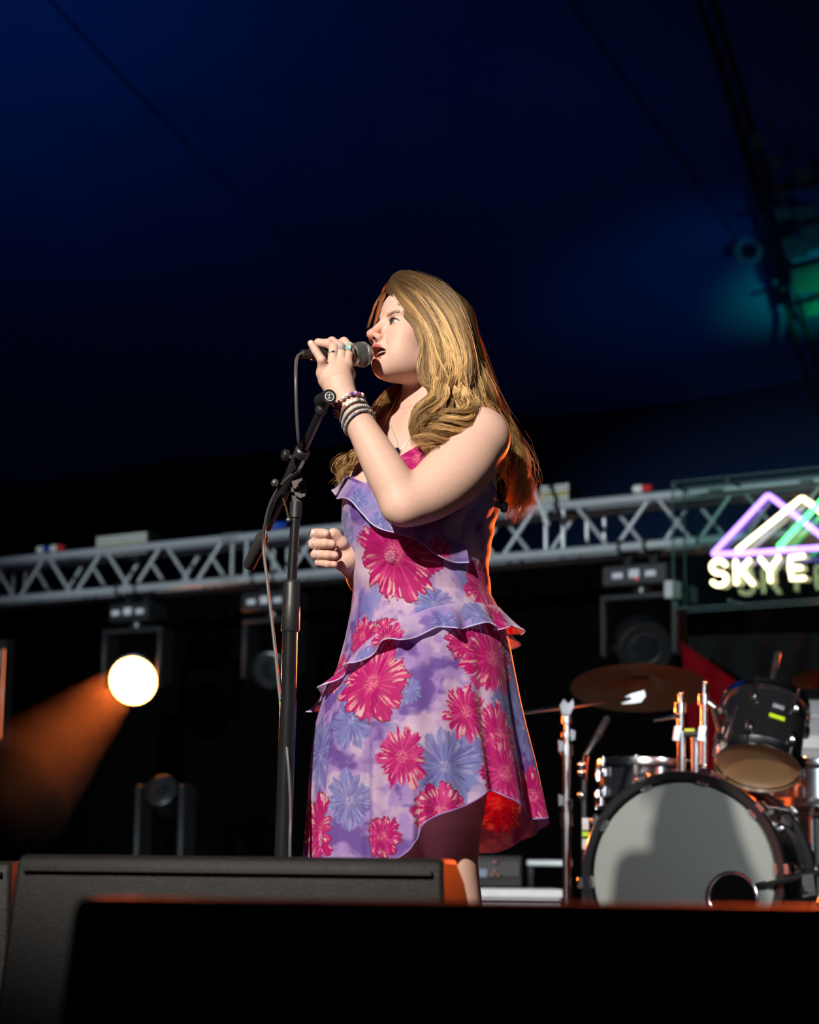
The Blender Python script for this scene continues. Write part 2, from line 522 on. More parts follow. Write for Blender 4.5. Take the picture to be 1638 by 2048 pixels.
# ------------------------------------------------------------------ moving head lights
GREYH = pm('grey_lamp_plastic', (0.013, 0.0135, 0.0155), 0.5, 0, bump=.1)
DISP = pm('display_white', (0.35, 0.36, 0.38), .4, 0, emit=(0.6, 0.65, 0.75), estr=0.22)
LED_OR = pm('orange_led', (1.0, .6, .3), .4, 0, emit=(1.0, 0.30, 0.07), estr=42.0)
LED_RED = pm('red_led', (.6, .02, .02), .4, 0, emit=(1, .05, .05), estr=1.0)
def moving_head(px, ybase, ylens, lens_r_px, label, lit=False, down=True, face=(0, -1, -0.1), xl=None, back=0.0, base_w=0.29, disp=3, floor_pt=None, mat=GREYH):
    """hung: base box under the truss, U yoke below it, round head between the arms"""
    sg = -1 if down else 1
    s = sT(px)
    if floor_pt is None:
        top = onT(s, 0.10 + back)
        Yd = top.y
        zb = P(px, ybase, Yd).z; zl = P(px, ylens, Yd).z
    else:
        top = Vector(floor_pt); Yd = top.y
        zb = top.z + .07; zl = P(px, ylens, Yd).z
    sc = FPX / Yd
    t = thing('moving_head_light', label, 'stage light', top if down else Vector((top.x, top.y, top.z)))
    bx = Vector((top.x, top.y, zb))
    bd_ = MB().box(bx, (base_w, .20, .11), AX, .012).build('base', mat, t)
    if disp:
        for i in range(disp):
            MB().box(bx - E2 * .101 + E1 * (-.09 + .09 * i) + UP * (.005 * (i % 2)), (.055, .004, .028 + .012 * (i % 2)), AX).build('display', DISP, bd_)
    if down:
        for q in (-.07, .07):
            h = T0.z - (zb + .055)
            MB().box(Vector((0, 0, 0)) + bx + E1 * q + UP * (.055 + h / 2), (.035, .05, max(.02, h)), AX).build('clamp', BLACKM, t)
            MB().torus(onT(s + q, back * 0 , 0), E1, .033, .009, 20, 8).build('clamp_hook', BLACKM, t)
    MB().cyl(bx + UP * sg * .05, bx + UP * sg * .085, .05, seg=20).build('pivot', BLACKM, t)
    hr = lens_r_px / sc
    aw = hr + .055
    ytop = zb + sg * .085
    yk = MB()
    prof = [(-aw - .025, zl - sg * .05), (-aw - .025, ytop + sg * .05), (-aw + .03, ytop), (aw - .03, ytop), (aw + .025, ytop + sg * .05), (aw + .025, zl - sg * -.05 * -1), (aw - .012, zl - sg * .05), (aw - .012, ytop + sg * .075), (-aw + .012, ytop + sg * .075), (-aw + .012, zl - sg * .05)]
    prof = [(-aw - .03, zl + sg * .06), (-aw - .03, ytop + sg * .06), (-aw + .03, ytop), (aw - .03, ytop), (aw + .03, ytop + sg * .06), (aw + .03, zl + sg * .06), (aw + .004, zl + sg * .06), (aw + .004, ytop + sg * .09), (-aw - .004, ytop + sg * .09), (-aw - .004, zl + sg * .06)]
    # two arms and a bridge, as one yoke
    for q in (-1, 1):
        yk.box(Vector((bx.x, bx.y, (ytop + zl + sg * .06) / 2)) + E1 * q * (aw + .016), (.034, .13, abs(ytop - zl - sg * .06)), AX, .012)
    yk.box(Vector((bx.x, bx.y, ytop + sg * .018)), (2 * aw + .066, .14, .036), AX, .012)
    yk.build('yoke', mat, t)
    hc = Vector((bx.x, bx.y, zl))
    fd = Vector(face).normalized()
    hd = MB().lathe(hc - fd * .16, fd, [(0, hr * .55), (.03, hr * .95), (.07, hr * 1.08), (.20, hr * 1.12), (.235, hr * 1.10), (.238, hr * 1.0), (.225, hr * .97)], 36).build('head', BLACKM, t)
    for q in (-1, 1):
        MB().cyl(hc + E1 * q * (hr * .9) + E2 * .05, hc + E1 * q * (aw + .005) + E2 * .05, .022, seg=14).build('tilt_joint', BLACKM, t)
    o = hc + fd * .068
    if lit:
        MB().lathe(o - fd * .005, fd, [(0, hr * .96), (.004, hr * .96)], 40).build('lens', LED_OR, t)
        a = Vector((0, 0, 1)); u = (a - fd * a.dot(fd)).normalized(); w = fd.cross(u)
        k = 0
        for ring, cnt in ((0, 1), (.25, 6), (.5, 12), (.75, 18), (.93, 26)):
            for i in range(cnt):
                q = 2 * math.pi * i / cnt + ring
                c = o + (u * math.cos(q) + w * math.sin(q)) * hr * ring
                MB().lathe(c, fd, [(0, hr * .105), (.006, hr * .10), (.010, hr * .05)], 10).build('led_cell', LED_OR, t)
    else:
        MB().lathe(o - fd * .012, fd, [(0, hr * .97), (.006, hr * .8), (.014, hr * .4), (.016, 0.001)], 32).build('lens', GLASSDK, t)
        MB().torus(o - fd * .004, fd, hr * .62, hr * .05, 32, 8).build('lens_ring', mat, t)
    return t
lampL = moving_head(258, 1228, 1357, 47, 'glowing orange wash light hanging from the truss at left', True, face=(-0.12, -1, -0.28))
moving_head(530, 1206, 1335, 34, 'unlit moving light hanging behind the microphone stand', face=(-.25, -1, -.35), base_w=.33)
mr = moving_head(1268, 1154, 1290, 50, 'unlit moving light hanging left of the neon sign', face=(.05, -1, -.45), base_w=.36)
MB().ball(P(1273, 1157, T0.y - 2.35) , .006).build('indicator', LED_RED, mr)
fp = PZ(328, 1850, 0.0); fl = Vector((P(328, 1700, 11.2).x, 11.2, 0.0))
moving_head(328, 1700, 1592, 30, 'unlit moving light standing on the stage floor behind the left monitor', down=False, floor_pt=fl, face=(-.3, -1, .5), disp=1, base_w=.34)
# orange-lit batten at the left frame edge
bl = P(14, 1365, 10.6)
bt = thing('light_batten', 'tall light batten with glowing orange edge at the left frame border', 'stage light', Vector((bl.x, bl.y, 0)))
zt, zb = P(2, 1300, 10.6).z, P(2, 1480, 10.6).z
MB().box(Vector((bl.x - .05, bl.y, (zt + zb) / 2)), (.16, .08, zt - zb + .1), AX, .01).build('housing', BLACKM, bt)
MB().box(Vector((bl.x - .04, bl.y - .04, (zt + zb) / 2)), (.09, .02, zt - zb), AX, .003).build('led_strip', pm('batten_led', (.9, .4, .2), .4, emit=(1, .16, .03), estr=1.3), bt)
for i in range(4):
    z = zb + (zt - zb) * (i + .5) / 4
    MB().box(Vector((bl.x - .058, bl.y - .052, z)), (.034, .01, (zt - zb) / 4 - .012), AX).build('led_window', pm('batten_white', (.8, .8, .8), .4, emit=(.8, .85, .9), estr=.55), bt)
MB().cyl((bl.x - .05, bl.y, 0.02), (bl.x - .05, bl.y, zb), .02).build('stand_pole', BLACKM, bt)
MB().lathe((bl.x - .05, bl.y, 0), UP, [(0, .2), (.015, .2), (.02, .03)], 24).build('stand_base', BLACKM, bt)
# real beam of the lit head through the stage haze
lh = P(258, 1357, 11.6) + Vector((-.02, -.16, -.05))
beam_dir = Vector((-0.50, -1.0, -0.74))
spot('orange_head_beam', lh, lh + beam_dir, 120, (1.0, 0.20, 0.02), 22, 1.0, 0.10)
spot('orange_head_spill', lh, lh + Vector((0.05, -1, -.10)), 900, (1.0, 0.15, 0.02), 70, 0.8, 0.12)
hz = bpy.data.materials.new('stage_haze'); hz.use_nodes = True
N, L = nt(hz)
N.remove(N['Principled BSDF'])
vs_ = N.new('ShaderNodeVolumeScatter'); vs_.inputs['Density'].default_value = 0.035; vs_.inputs['Anisotropy'].default_value = 0.3
tcn = N.new('ShaderNodeTexCoord'); nzn = N.new('ShaderNodeTexNoise'); nzn.inputs['Scale'].default_value = 1.1
L.new(tcn.outputs['Object'], nzn.inputs['Vector'])
mrn = N.new('ShaderNodeMapRange'); mrn.inputs[1].default_value = .3; mrn.inputs[2].default_value = .7; mrn.inputs[3].default_value = 0.03; mrn.inputs[4].default_value = 0.11
L.new(nzn.outputs[0], mrn.inputs[0]); L.new(mrn.outputs[0], vs_.inputs['Density'])
L.new(vs_.outputs[0], N['Material Output'].inputs['Volume'])
HAZE_C = lh + beam_dir * 1.35
hzo = MB().lathe(lh + beam_dir * 0.03, beam_dir, [(0, .12), (1.15, .36), (1.17, .01)], 32).build('stage_haze', hz)
tag(hzo, 'smoky haze lit orange below the glowing wash light', 'haze', kind='stuff')

# ================================================================== neon sign
SP = PPL(1344, 1090, T0 - E2 * 0.32, E2)
def sg(px, py, off=0.0):
    return PPL(px, py, SP - E2 * off, E2)
sign = thing('neon_sign', 'clear acrylic neon sign with mountain peaks and the word SKYE', 'neon sign', SP)
ztop = (sg(1344, 966).z + sg(1630, 934).z) / 2; zbot = (sg(1350, 1217).z + sg(1630, 1199).z) / 2
sl = (sg(1346, 1090) - SP).dot(E1); sr = (sg(1860, 1060) - SP).dot(E1)
ac = bpy.data.materials.new('clear_acrylic'); ac.use_nodes = True
N, L = nt(ac); N.remove(N['Principled BSDF'])
tr = N.new('ShaderNodeBsdfTransparent'); tr.inputs[0].default_value = (.90, .97, .95, 1)
gl = N.new('ShaderNodeBsdfGlossy'); gl.inputs['Roughness'].default_value = .03; gl.inputs[0].default_value = (.9, 1, .97, 1)
fz = N.new('ShaderNodeFresnel'); fz.inputs[0].default_value = 1.49
nz_ = N.new('ShaderNodeTexNoise'); nz_.inputs['Scale'].default_value = 3
mfr = N.new('ShaderNodeMath'); mfr.operation = 'MULTIPLY_ADD'; mfr.inputs[1].default_value = 1.0; mfr.inputs[2].default_value = 0.02
L.new(fz.outputs[0], mfr.inputs[0])
ms = N.new('ShaderNodeMixShader')
L.new(mfr.outputs[0], ms.inputs[0]); L.new(tr.outputs[0], ms.inputs[1]); L.new(gl.outputs[0], ms.inputs[2])
L.new(ms.outputs[0], N['Material Output'].inputs['Surface'])
EDGE = pm('acrylic_edge', (0.05, 0.085, 0.085), .2, 0, spec=.8)
DEP = 0.13
cz, ch = (ztop + zbot) / 2, ztop - zbot
cmid = SP + E1 * (sl + sr) / 2; cmid.z = cz
MB().box(cmid, (sr - sl, .006, ch), AX).build('acrylic_sheet', ac, sign)
MB().box(cmid + E2 * DEP, (sr - sl, .006, ch), AX).build('acrylic_sheet', ac, sign)
for z_ in (ztop, zbot):
    for b_ in (0, DEP):
        q = SP + E2 * b_; 
        MB().tube([Vector((q.x, q.y, z_)) + E1 * sl, Vector((q.x, q.y, z_)) + E1 * sr], .0045, 6).build('edge', EDGE, sign)
for b_ in (0, DEP):
    q = SP + E2 * b_ + E1 * sl
    MB().tube([Vector((q.x, q.y, zbot)), Vector((q.x, q.y, ztop))], .0045, 6).build('edge', EDGE, sign)
for z_ in (ztop, zbot):
    for f in (.0, .22, .62):
        q = SP + E1 * (sl + .012 + (sr - sl) * f); q.z = z_ + (-.02 if z_ == ztop else .02)
        MB().cyl(q - E2 * .008, q + E2 * (DEP + .008), .009, seg=12).build('standoff', EDGE, sign)
bk = sg(1338, 1178); MB().box(bk + E2 * .04, (.055, .08, .085), AX, .006).build('power_box', pm('grey_white_plastic', (.4, .41, .42), .5), sign)
for px in (1395, 1580):
    q = sg(px, 975); 
    MB().tube([Vector((q.x, q.y, ztop - .03)) + E2 * DEP, onT((q - T0).dot(E1), 0, TH)], .006, 6).build('hanger', BLACKM, sign)
def neon(name, col, st):
    return pm(name, col, .4, 0, emit=col, estr=st)
NP = neon('neon_purple', (0.40, 0.21, 1.0), 3.0); NW = neon('neon_warm_white', (1.0, 0.80, 0.45), 4.0); NG = neon('neon_green', (0.08, 1.0, 0.20), 3.6)
def rounded(pts, r=6, n=5):
    out = [pts[0]]
    for i in range(1, len(pts) - 1):
        a, b, c = [Vector((*q, 0)) for q in (pts[i - 1], pts[i], pts[i + 1])]
        p = b + (a - b).normalized() * r; q = b + (c - b).normalized() * r
        for k in range(n + 1):
            t = k / n
            w = p * (1 - t) ** 2 + b * 2 * t * (1 - t) + q * t * t
            out.append((w.x, w.y))
    out.append(pts[-1])
    return out
def ntube(name, pts, mat, off=.03, r=.0125, rd=6):
    return MB().tube([sg(x, y, off) for x, y in (rounded(pts, rd) if len(pts) > 2 else pts)], r, 10).build(name, mat, sign)
ntube('peak_tube', [(1470, 1106), (1424, 1109), (1536, 989), (1638, 1068), (1666, 1093), (1424 + 40, 1108.5)], NP, .03, rd=7)
ntube('peak_tube', [(1474, 1101), (1604, 995), (1664, 1040)], NW, .045)
ntube('peak_tube', [(1557, 1094), (1652, 992), (1730, 1070)], NG, .06)
def arc(cx, cy, rx, ry, a0, a1, n=14):
    return [(cx + rx * math.cos(R(a0 + (a1 - a0) * i / n)), cy - ry * math.sin(R(a0 + (a1 - a0) * i / n))) for i in range(n + 1)]
LR = .0115
S_ = arc(1437, 1134, 14, 12.5, 20, 200) + arc(1437, 1134, 14, 12.5, 215, 262, 5) + arc(1438, 1158, 14.5, 12.5, 70, -150)
def letter(ch, strokes):
    m = MB()
    for st in strokes:
        m.tube([sg(x, y, .03) for x, y in st], LR, 10)
        for e in (st[0], st[-1]): m.ball(sg(*e, .03), LR, 10, 6)
    return tag(m.build('letter', NW, sign), 'glowing white letter ' + ch)
letter('S', [S_])
letter('K', [[(1471, 1123), (1473, 1166)], [(1498, 1121), (1475, 1147)], [(1482, 1139), (1505, 1167)]])
letter('Y', [[(1521, 1118), (1539, 1141)], [(1557, 1115), (1539, 1141), (1541, 1161)]])
letter('E', [[(1606, 1112), (1580, 1115), (1580, 1136), (1583, 1158), (1608, 1156)], [(1583, 1136), (1601, 1135)]])
for (px, py, c, pw, nm) in [(1520, 1050, (0.42, 0.20, 1.0), 0, 'x')]:
    pass
# ================================================================== drum kit on a low riser
KA = R(22)
KB = Vector((math.sin(KA), math.cos(KA), 0))        # drummer's side
KR = Vector((math.cos(KA), -math.sin(KA), 0))       # to the image right
KAX = (KR, KB, UP)
BC = P(1366, 1752, 5.9)                              # centre of the front drum head
RZ = BC.z - 0.302                                    # riser top: the hoop stands on it
ris = thing('drum_riser', 'low black riser platform carrying the drum kit', 'riser', (BC.x, BC.y + .7, 0))
rc = BC + KB * .75 + KR * .25
MB().box(Vector((rc.x, rc.y, RZ / 2)), (2.3, 2.0, RZ - .004), KAX).build('platform', STAGEBOARD, ris)
for q in (-1, 1):
    MB().box(Vector((rc.x, rc.y, RZ - .03)) + KB * q * 1.005, (2.32, .02, .06), KAX).build('edge_rail', ALUD, ris)
    MB().box(Vector((rc.x, rc.y, RZ - .03)) + KR * q * 1.155, (.02, 2.0, .06), KAX).build('edge_rail', ALUD, ris)

def ring_pts(c, d, r, n):
    d = Vector(d).normalized()
    a = UP if abs(d.z) < .95 else KR
    u = (a - d * a.dot(d)).normalized(); w = d.cross(u)
    return [(c + (u * math.cos(q) + w * math.sin(q)) * r, (u * math.cos(q) + w * math.sin(q))) for q in [2 * math.pi * k / n for k in range(n)]]

HOOPBK = pm('black_gloss_hoop', (0.012, 0.012, 0.014), .18, 0, spec=.6, coat=.4)
bass = thing('bass_drum', 'large black bass drum with pale grey front head', 'drum', Vector((BC.x, BC.y, RZ)))
DEPTH = .43
MB().lathe(BC + KB * .01, KB, [(0, .268), (0, .279), (DEPTH, .279), (DEPTH, .268)], 72, False, False).build('shell', SHELLBK, bass)
hd = MB().lathe(BC + KB * -.002, KB, [(0, .001), (-.001, .255), (.003, .268), (.012, .272)], 72, False, False).build('front_head', DRUMHEAD, bass)
for z_ in (-.012, DEPTH + .0):
    MB().lathe(BC + KB * z_, KB, [(0, .274), (-.006, .280), (-.006, .298), (0, .302), (.034, .302), (.038, .298), (.038, .280)], 72, False, False).build('hoop', HOOPBK, bass)
MB().lathe(BC + KB * (DEPTH + .01), KB, [(0, .272), (.002, .001)], 72, False, False).build('batter_head', DRUMHEAD, bass)
n = 10
for k in range(n):
    q = 2 * math.pi * (k + .38) / n
    dr = UP * math.cos(q) + KR * math.sin(q)
    tg = KR * math.cos(q) - UP * math.sin(q)
    ax_ = (tg, KB, dr)
    for b0, sgn in ((-.014, 1), (DEPTH + .026, -1)):
        cl = MB().box(BC + KB * (b0 + .006 * sgn) + dr * .292, (.036, .018, .046), ax_, .004)
        cl.box(BC + KB * (b0 + .026 * sgn) + dr * .312, (.03, .05, .012), ax_, .003)
        cl.build('claw', CHROME, bass)
    MB().cyl(BC + KB * .02 + dr * .309, BC + KB * (DEPTH - .01) + dr * .309, .0042, seg=8).build('tension_rod', CHROME, bass)
    MB().box(BC + KB * DEPTH / 2 + dr * .293, (.024, .075, .03), ax_, .006).build('lug', CHROME, bass)
# port hole with chrome ring
PC = PPL(1465, 1795, BC - KB * .006, KB)
MB().torus(PC, KB, .070, .0075, 48, 10).build('port_ring', CHROME, bass)
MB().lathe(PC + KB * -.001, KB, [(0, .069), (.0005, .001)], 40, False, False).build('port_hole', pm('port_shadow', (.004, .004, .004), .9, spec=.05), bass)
for q in (-1, 1):
    a = BC + KB * .14 + KR * q * .24 - UP * .15
    b = Vector((a.x, a.y, RZ)) + KR * q * .12 - KB * .1
    MB().tube([a, b], [.009, .006], 10).build('spur', CHROME, bass)

# tom holder on top of the bass drum
th = thing('tom_holder', 'chrome double tom holder standing on top of the bass drum', 'drum hardware', BC + KB * .2 + UP * .28)
Yh = 6.05
for px in (1363, 1391):
    a, b = P(px, 1560, Yh), P(px, 1462, Yh)
    MB().cyl(a - UP * .02, b, .0125, seg=16).build('post', CHROME, th)
MB().box(P(1377, 1556, Yh) - UP * .008, (.09, .06, .022), KAX, .005).build('base_plate', CHROME, th)
MB().box(P(1382, 1466, Yh), (.085, .035, .024), KAX, .005).build('cross_bracket', BLACKM, th)
MB().box(P(1382, 1461, Yh) - KB * .0195, (.03, .003, .008), KAX).build('yellow_tag', pm('yellow_sticker', (.55, .6, .02), .5), th)
for px, y0, y1, yt in ((1361, 1455, 1412, 1388), (1408, 1528, 1395, 1366)):
    MB().cyl(P(px, y0, Yh), P(px, y1, Yh), .010, seg=14).build('arm_post', CHROME, th)
    MB().cyl(P(px, y1 + 14, Yh), P(px, y1 - 6, Yh), .017, seg=18).build('clamp', CHROME, th)
    MB().cyl(P(px, y1, Yh), P(px, yt, Yh), .006, seg=10).build('key_bolt', CHROME, th)
    MB().ball(P(px, yt, Yh), .008, 10, 8).build('bolt_head', CHROME, th)
MB().tube([P(1361, 1432, Yh), P(1342, 1434, Yh - .03), P(1307, 1440, Yh - .06)], [.008, .006, .005], 10).build('lever', CHROME, th)
for px in (1352, 1401):
    MB().prism([P(px - 2, 1452, Yh - .03), P(px + 12, 1452, Yh - .03), P(px + 6, 1482, Yh - .03), P(px - 6, 1480, Yh - .03)], (0, .02, 0)).build('wing_nut', CHROME, th)

# rack tom
def drum(name, label, c, axis, r, h, shell, bot, top, lugs=6, hoop=CHROME, cat='drum', base=None, badge=True):
    """c = centre of the lower head, axis points up the drum"""
    axis = Vector(axis).normalized()
    t = thing(name, label, cat, c if base is None else base)
    MB().lathe(c, axis, [(0.004, r * .94), (.004, r * .965), (h - .004, r * .965), (h - .004, r * .94)], 56, False, False).build('shell', shell, t)
    MB().lathe(c, axis, [(0, .001), (0, r * .95)], 56, False, False).build('lower_head', bot, t)
    MB().lathe(c + axis * h, axis, [(0, r * .95), (0, .001)], 56, False, False).build('upper_head', top, t)
    for z_ in (0, h):
        s = -1 if z_ == 0 else 1
        MB().lathe(c + axis * z_, axis, [(-.014 * s, r * 1.02), (-.014 * s, r * .985), (.012 * s, r * .985), (.014 * s, r * 1.0), (.012 * s, r * 1.03), (-.002 * s, r * 1.03), (-.014 * s, r * 1.055), (-.014 * s, r * 1.02)], 56, False, False).build('hoop', hoop, t)
    for p_, dr in ring_pts(c, axis, r, lugs):
        tg = axis.cross(dr)
        for z_ in (h * .24, h * .76):
            MB().box(p_ + axis * z_ + dr * .004, (.022, .020, .042), (tg, dr, axis), .006).build('lug', CHROME, t)
        MB().cyl(p_ + dr * .008 + axis * -.016, p_ + dr * .008 + axis * (h * .3), .0035, seg=8).build('tension_rod', CHROME, t)
        MB().cyl(p_ + dr * .008 + axis * (h * .7), p_ + dr * .008 + axis * (h + .018), .0035, seg=8).build('tension_rod', CHROME, t)
    return t
TB = P(1516, 1530, 6.0); TT = P(1524, 1398, 6.13)
tax = (TT - TB).normalized()
# tilt the axis so that the lower head shows to the camera
tax = (KB * .52 + KR * .02 + UP * .85).normalized()
tom = drum('rack_tom', 'small black rack tom tilted to show its amber lower head', TB, tax, .128, .215, SHELLBK, CLEARHEAD, DRUMHEAD, 6)
tb = (Vector((0, -1, 0)) - tax * Vector((0, -1, 0)).dot(tax)).normalized()
bx_ = (tb * .985 + tb.cross(tax) * -.10).normalized(); tg = tax.cross(bx_)
bp = TB + tax * .135 + bx_ * (.128 * .966)
bg = MB().box(bp + bx_ * .002, (.042, .004, .036), (tg, bx_, tax), .001).build('badge', pm('badge_dark', (.03, .04, .06), .25, .6), tom)
m = MB()
for q in (-.0115, 0, .0115):
    m.torus(bp + bx_ * .0045 + tg * q, bx_, .0052, .0014, 16, 6)
tag(m.build('badge_emblem', SILVERJ, bg), 'silver emblem on the badge')
MB().box(TB + tax * .098 + bx_ * (.128 * .966 + .002), (.048, .003, .013), (tg, bx_, tax)).build('yellow_label', pm('lime_sticker', (.42, .6, .01), .5), tom)
MB().tube([P(1412, 1400, 6.05), P(1428, 1412, 6.04), TB + tax * .12 - tg * -.0 + (KR * -.128)], [.011, .011, .012], 12).build('mount_arm', CHROME, tom)

# snare drums behind
sL = P(1300, 1612, 6.58)
drum('snare_drum', 'dark shelled snare drum behind the left edge of the bass drum', sL, (0.05, .06, 1), .172, .125, pm('dark_chrome_shell', (.12, .14, .17), .15, .9), DRUMHEAD, DRUMHEAD, 8)
sR = P(1622, 1612, 6.62)
drum('chrome_snare_drum', 'shiny chrome drum at the right frame edge below the rack tom', sR, (0.02, .03, 1), .172, .125, CHROME, DRUMHEAD, DRUMHEAD, 8)
for nm, c, lab in (('snare_stand', sL, 'chrome stand holding the dark snare drum'), ('snare_stand', sR, 'chrome stand holding the shiny chrome drum')):
    t = thing(nm, lab, 'drum stand', Vector((c.x, c.y, RZ)))
    MB().cyl(Vector((c.x, c.y, RZ + .1)), c - UP * .03, .012).build('post', CHROME, t)
    for k in range(3):
        q = R(120 * k + 20)
        e = Vector((math.cos(q), math.sin(q), 0))
        MB().tube([c - UP * .035, c - UP * .03 + e * .16, c - UP * .002 + e * .166], .006, 8).build('basket_arm', CHROME, t)
        MB().tube([Vector((c.x, c.y, RZ + .2)), Vector((c.x, c.y, RZ + .007)) + e * .24], .008, 8).build('leg', CHROME, t)

# cymbal and its boom stand
CC = P(1279, 1364, 6.7)
cn = Vector((0.03, 0.27, 1)).normalized()
cy = thing('cymbal', 'large bronze cymbal on the boom stand left of the tom', 'cymbal', CC)
MB().lathe(CC, cn, [(-.022, .232), (-.014, .19), (-.002, .10), (.004, .062), (.012, .055), (.026, .03), (.030, .008), (.028, .006), (.010, .05), (.002, .062), (-.005, .10), (-.017, .19), (-.0235, .232)], 72, False, False).build('cymbal_plate', BRONZE, cy)
MB().lathe(CC, cn, [(.012, .004), (.012, .026), (.016, .03), (.027, .004)], 24).build('felt', pm('dark_felt', (.02, .018, .018), .95), cy)
st = thing('cymbal_stand', 'chrome boom cymbal stand with its rod crossing towards the dress', 'drum stand', Vector((P(1134, 1700, 6.2).x, 6.2, 0)))
Ys = 6.2
base = Vector((P(1134, 1790, Ys).x, Ys, RZ))
top = P(1135, 1408, Ys)
MB().cyl(Vector((base.x, base.y, RZ + .05)), P(1133, 1600, Ys), .0135, seg=16).build('lower_tube', CHROME, st)
MB().cyl(P(1133, 1610, Ys), P(1134, 1495, Ys), .0105, seg=16).build('middle_tube', CHROME, st)
MB().cyl(P(1134, 1500, Ys), top, .008, seg=16).build('upper_tube', CHROME, st)
for y_, r_, h_ in ((1640, .019, 26), (1608, .017, 20), (1500, .018, 22), (1470, .016, 10), (1440, .015, 14)):
    MB().cyl(P(1133.5, y_ + h_ / 2, Ys), P(1133.5, y_ - h_ / 2, Ys), r_, seg=18).build('collar', CHROME, st)
MB().cyl(P(1132.5, 1652, Ys), P(1132.5, 1645, Ys), .0165, seg=18).build('blue_band', pm('blue_tape', (.02, .02, .3), .5), st)
for (x_, y_) in ((1122, 1492), (1122, 1600), (1146, 1470)):
    MB().prism([P(x_ - 5, y_ - 12, Ys - .02), P(x_ + 5, y_ - 8, Ys - .02), P(x_ + 4, y_ + 9, Ys - .02), P(x_ - 4, y_ + 12, Ys - .02)], (0, .012, 0)).build('wing_nut', CHROME, st)
MB().prism([P(1120, 1410, Ys - .02), P(1128, 1398, Ys - .02), P(1136, 1408, Ys - .02), P(1146, 1398, Ys - .02), P(1148, 1412, Ys - .02), P(1140, 1430, Ys - .02), P(1124, 1430, Ys - .02)], (0, .03, 0)).build('tilter', CHROME, st)
bA, bB = P(1030, 1428, Ys - .1), P(1284, 1394, 6.66)
MB().tube([bA, bB], .0062, 12).build('boom_rod', CHROME, st)
MB().prism([P(1240, 1400, 6.6), P(1262, 1388, 6.6), P(1288, 1381, 6.6), P(1291, 1392, 6.6), P(1282, 1404, 6.6), P(1262, 1407, 6.6), P(1244, 1408, 6.6)], (0, .025, 0)).build('cymbal_tilter', CHROME, st)
MB().cyl(P(1280, 1392, 6.64), CC + cn * .06, .0045, seg=10).build('cymbal_rod', CHROME, st)
lc = Vector((base.x, base.y, RZ + .17))
for k, q in enumerate((R(200), R(325), R(80))):
    e = Vector((math.cos(q), math.sin(q), 0))
    MB().tube([lc, lc + e * .10 - UP * .012, Vector((base.x, base.y, RZ + .018)) + e * .27], [.010, .011, .010], 10).build('leg', CHROME, st)
    MB().ball(Vector((base.x, base.y, RZ + .016)) + e * .275, .015, 10, 8).build('rubber_foot', RUBBER, st)
MB().cyl(lc - UP * .02, lc + UP * .03, .02, seg=18).build('leg_collar', CHROME, st)

# second cymbal, cut by the frame at right
C2 = P(1652, 1345, 7.0); n2 = Vector((-.05, .25, 1)).normalized()
c2 = thing('cymbal', 'dark bronze cymbal cut by the right frame edge behind the tom', 'cymbal', C2)
MB().lathe(C2, n2, [(-.02, .12), (-.002, .06), (.004, .04), (.02, .02), (.024, .006), (.018, .018), (-.004, .06), (-.0215, .12)], 48, False, False).build('cymbal_plate', BRONZE, c2)
s2 = thing('cymbal_stand', 'chrome stand under the dark cymbal at the right frame edge', 'drum stand', Vector((C2.x, C2.y, RZ)))
MB().cyl(Vector((C2.x, C2.y, RZ + .12)), C2 - UP * .005, .010).build('post', CHROME, s2)
for k in range(3):
    e = Vector((math.cos(R(120 * k)), math.sin(R(120 * k)), 0))
    MB().tube([Vector((C2.x, C2.y, RZ + .3)), Vector((C2.x, C2.y, RZ + .01)) + e * .22], .009, 8).build('leg', CHROME, s2)

# ------------------------------------------------------------------ small drum microphones
MICG = pm('dark_mic_metal', (.10, .10, .10), .35, .8)
def pencil_mic(name, label, a, b, r, parts=True):
    a, b = Vector(a), Vector(b)
    d = (b - a).normalized(); L_ = (b - a).length
    t = thing(name, label, 'microphone', a)
    MB().lathe(a, d, [(0, r * .6), (.004, r * .8), (L_ * .55, r)], 18).build('mic_body', BLACKM, t)
    MB().lathe(a + d * L_ * .55, d, [(0, r * 1.02), (L_ * .42, r * 1.05), (L_ * .45, r * .7)], 18).build('mic_capsule', MICG, t)
    return t
mA, mB_ = P(1172, 1512, 6.15), P(1216, 1434, 6.2)
pencil_mic('drum_microphone', 'slim silver and black microphone tilted beside the cymbal stand', mA, mB_, .0105)
ms_ = thing('microphone_stand', 'short black microphone stand left of the bass drum', 'microphone stand', Vector((P(1166, 1700, 6.1).x, 6.1, RZ)))
q0 = P(1168, 1560, 6.1)
MB().cyl(Vector((q0.x, q0.y, RZ + .05)), q0, .009).build('tube', BLACKM, ms_)
MB().tube([q0, P(1170, 1530, 6.12), mA], .008, 8).build('boom', BLACKM, ms_)
for y_ in (1530, 1545, 1590):
    MB().ball(P(1163, y_, 6.08), .011, 10, 8).build('knob', CHROME, ms_)
MB().lathe(Vector((q0.x, q0.y, RZ + .002)), UP, [(0, .11), (.018, .11), (.03, .02), (.05, .012)], 28).build('round_base', BLACKM, ms_)
MB().box(P(1172, 1648, 6.08), (.02, .012, .035), KAX).build('white_label', pm('white_sticker', (.5, .5, .5), .6), ms_)
MB().box(P(1172, 1668, 6.08), (.02, .012, .014), KAX).build('green_label', MATS['lime_sticker'], ms_)
MB().box(P(1172, 1688, 6.08), (.02, .012, .03), KAX).build('white_label', MATS['white_sticker'], ms_)
tm = pencil_mic('drum_microphone', 'dark clip microphone standing on the rim of the rack tom', P(1540, 1378, 6.22), P(1556, 1305, 6.28), .0095)
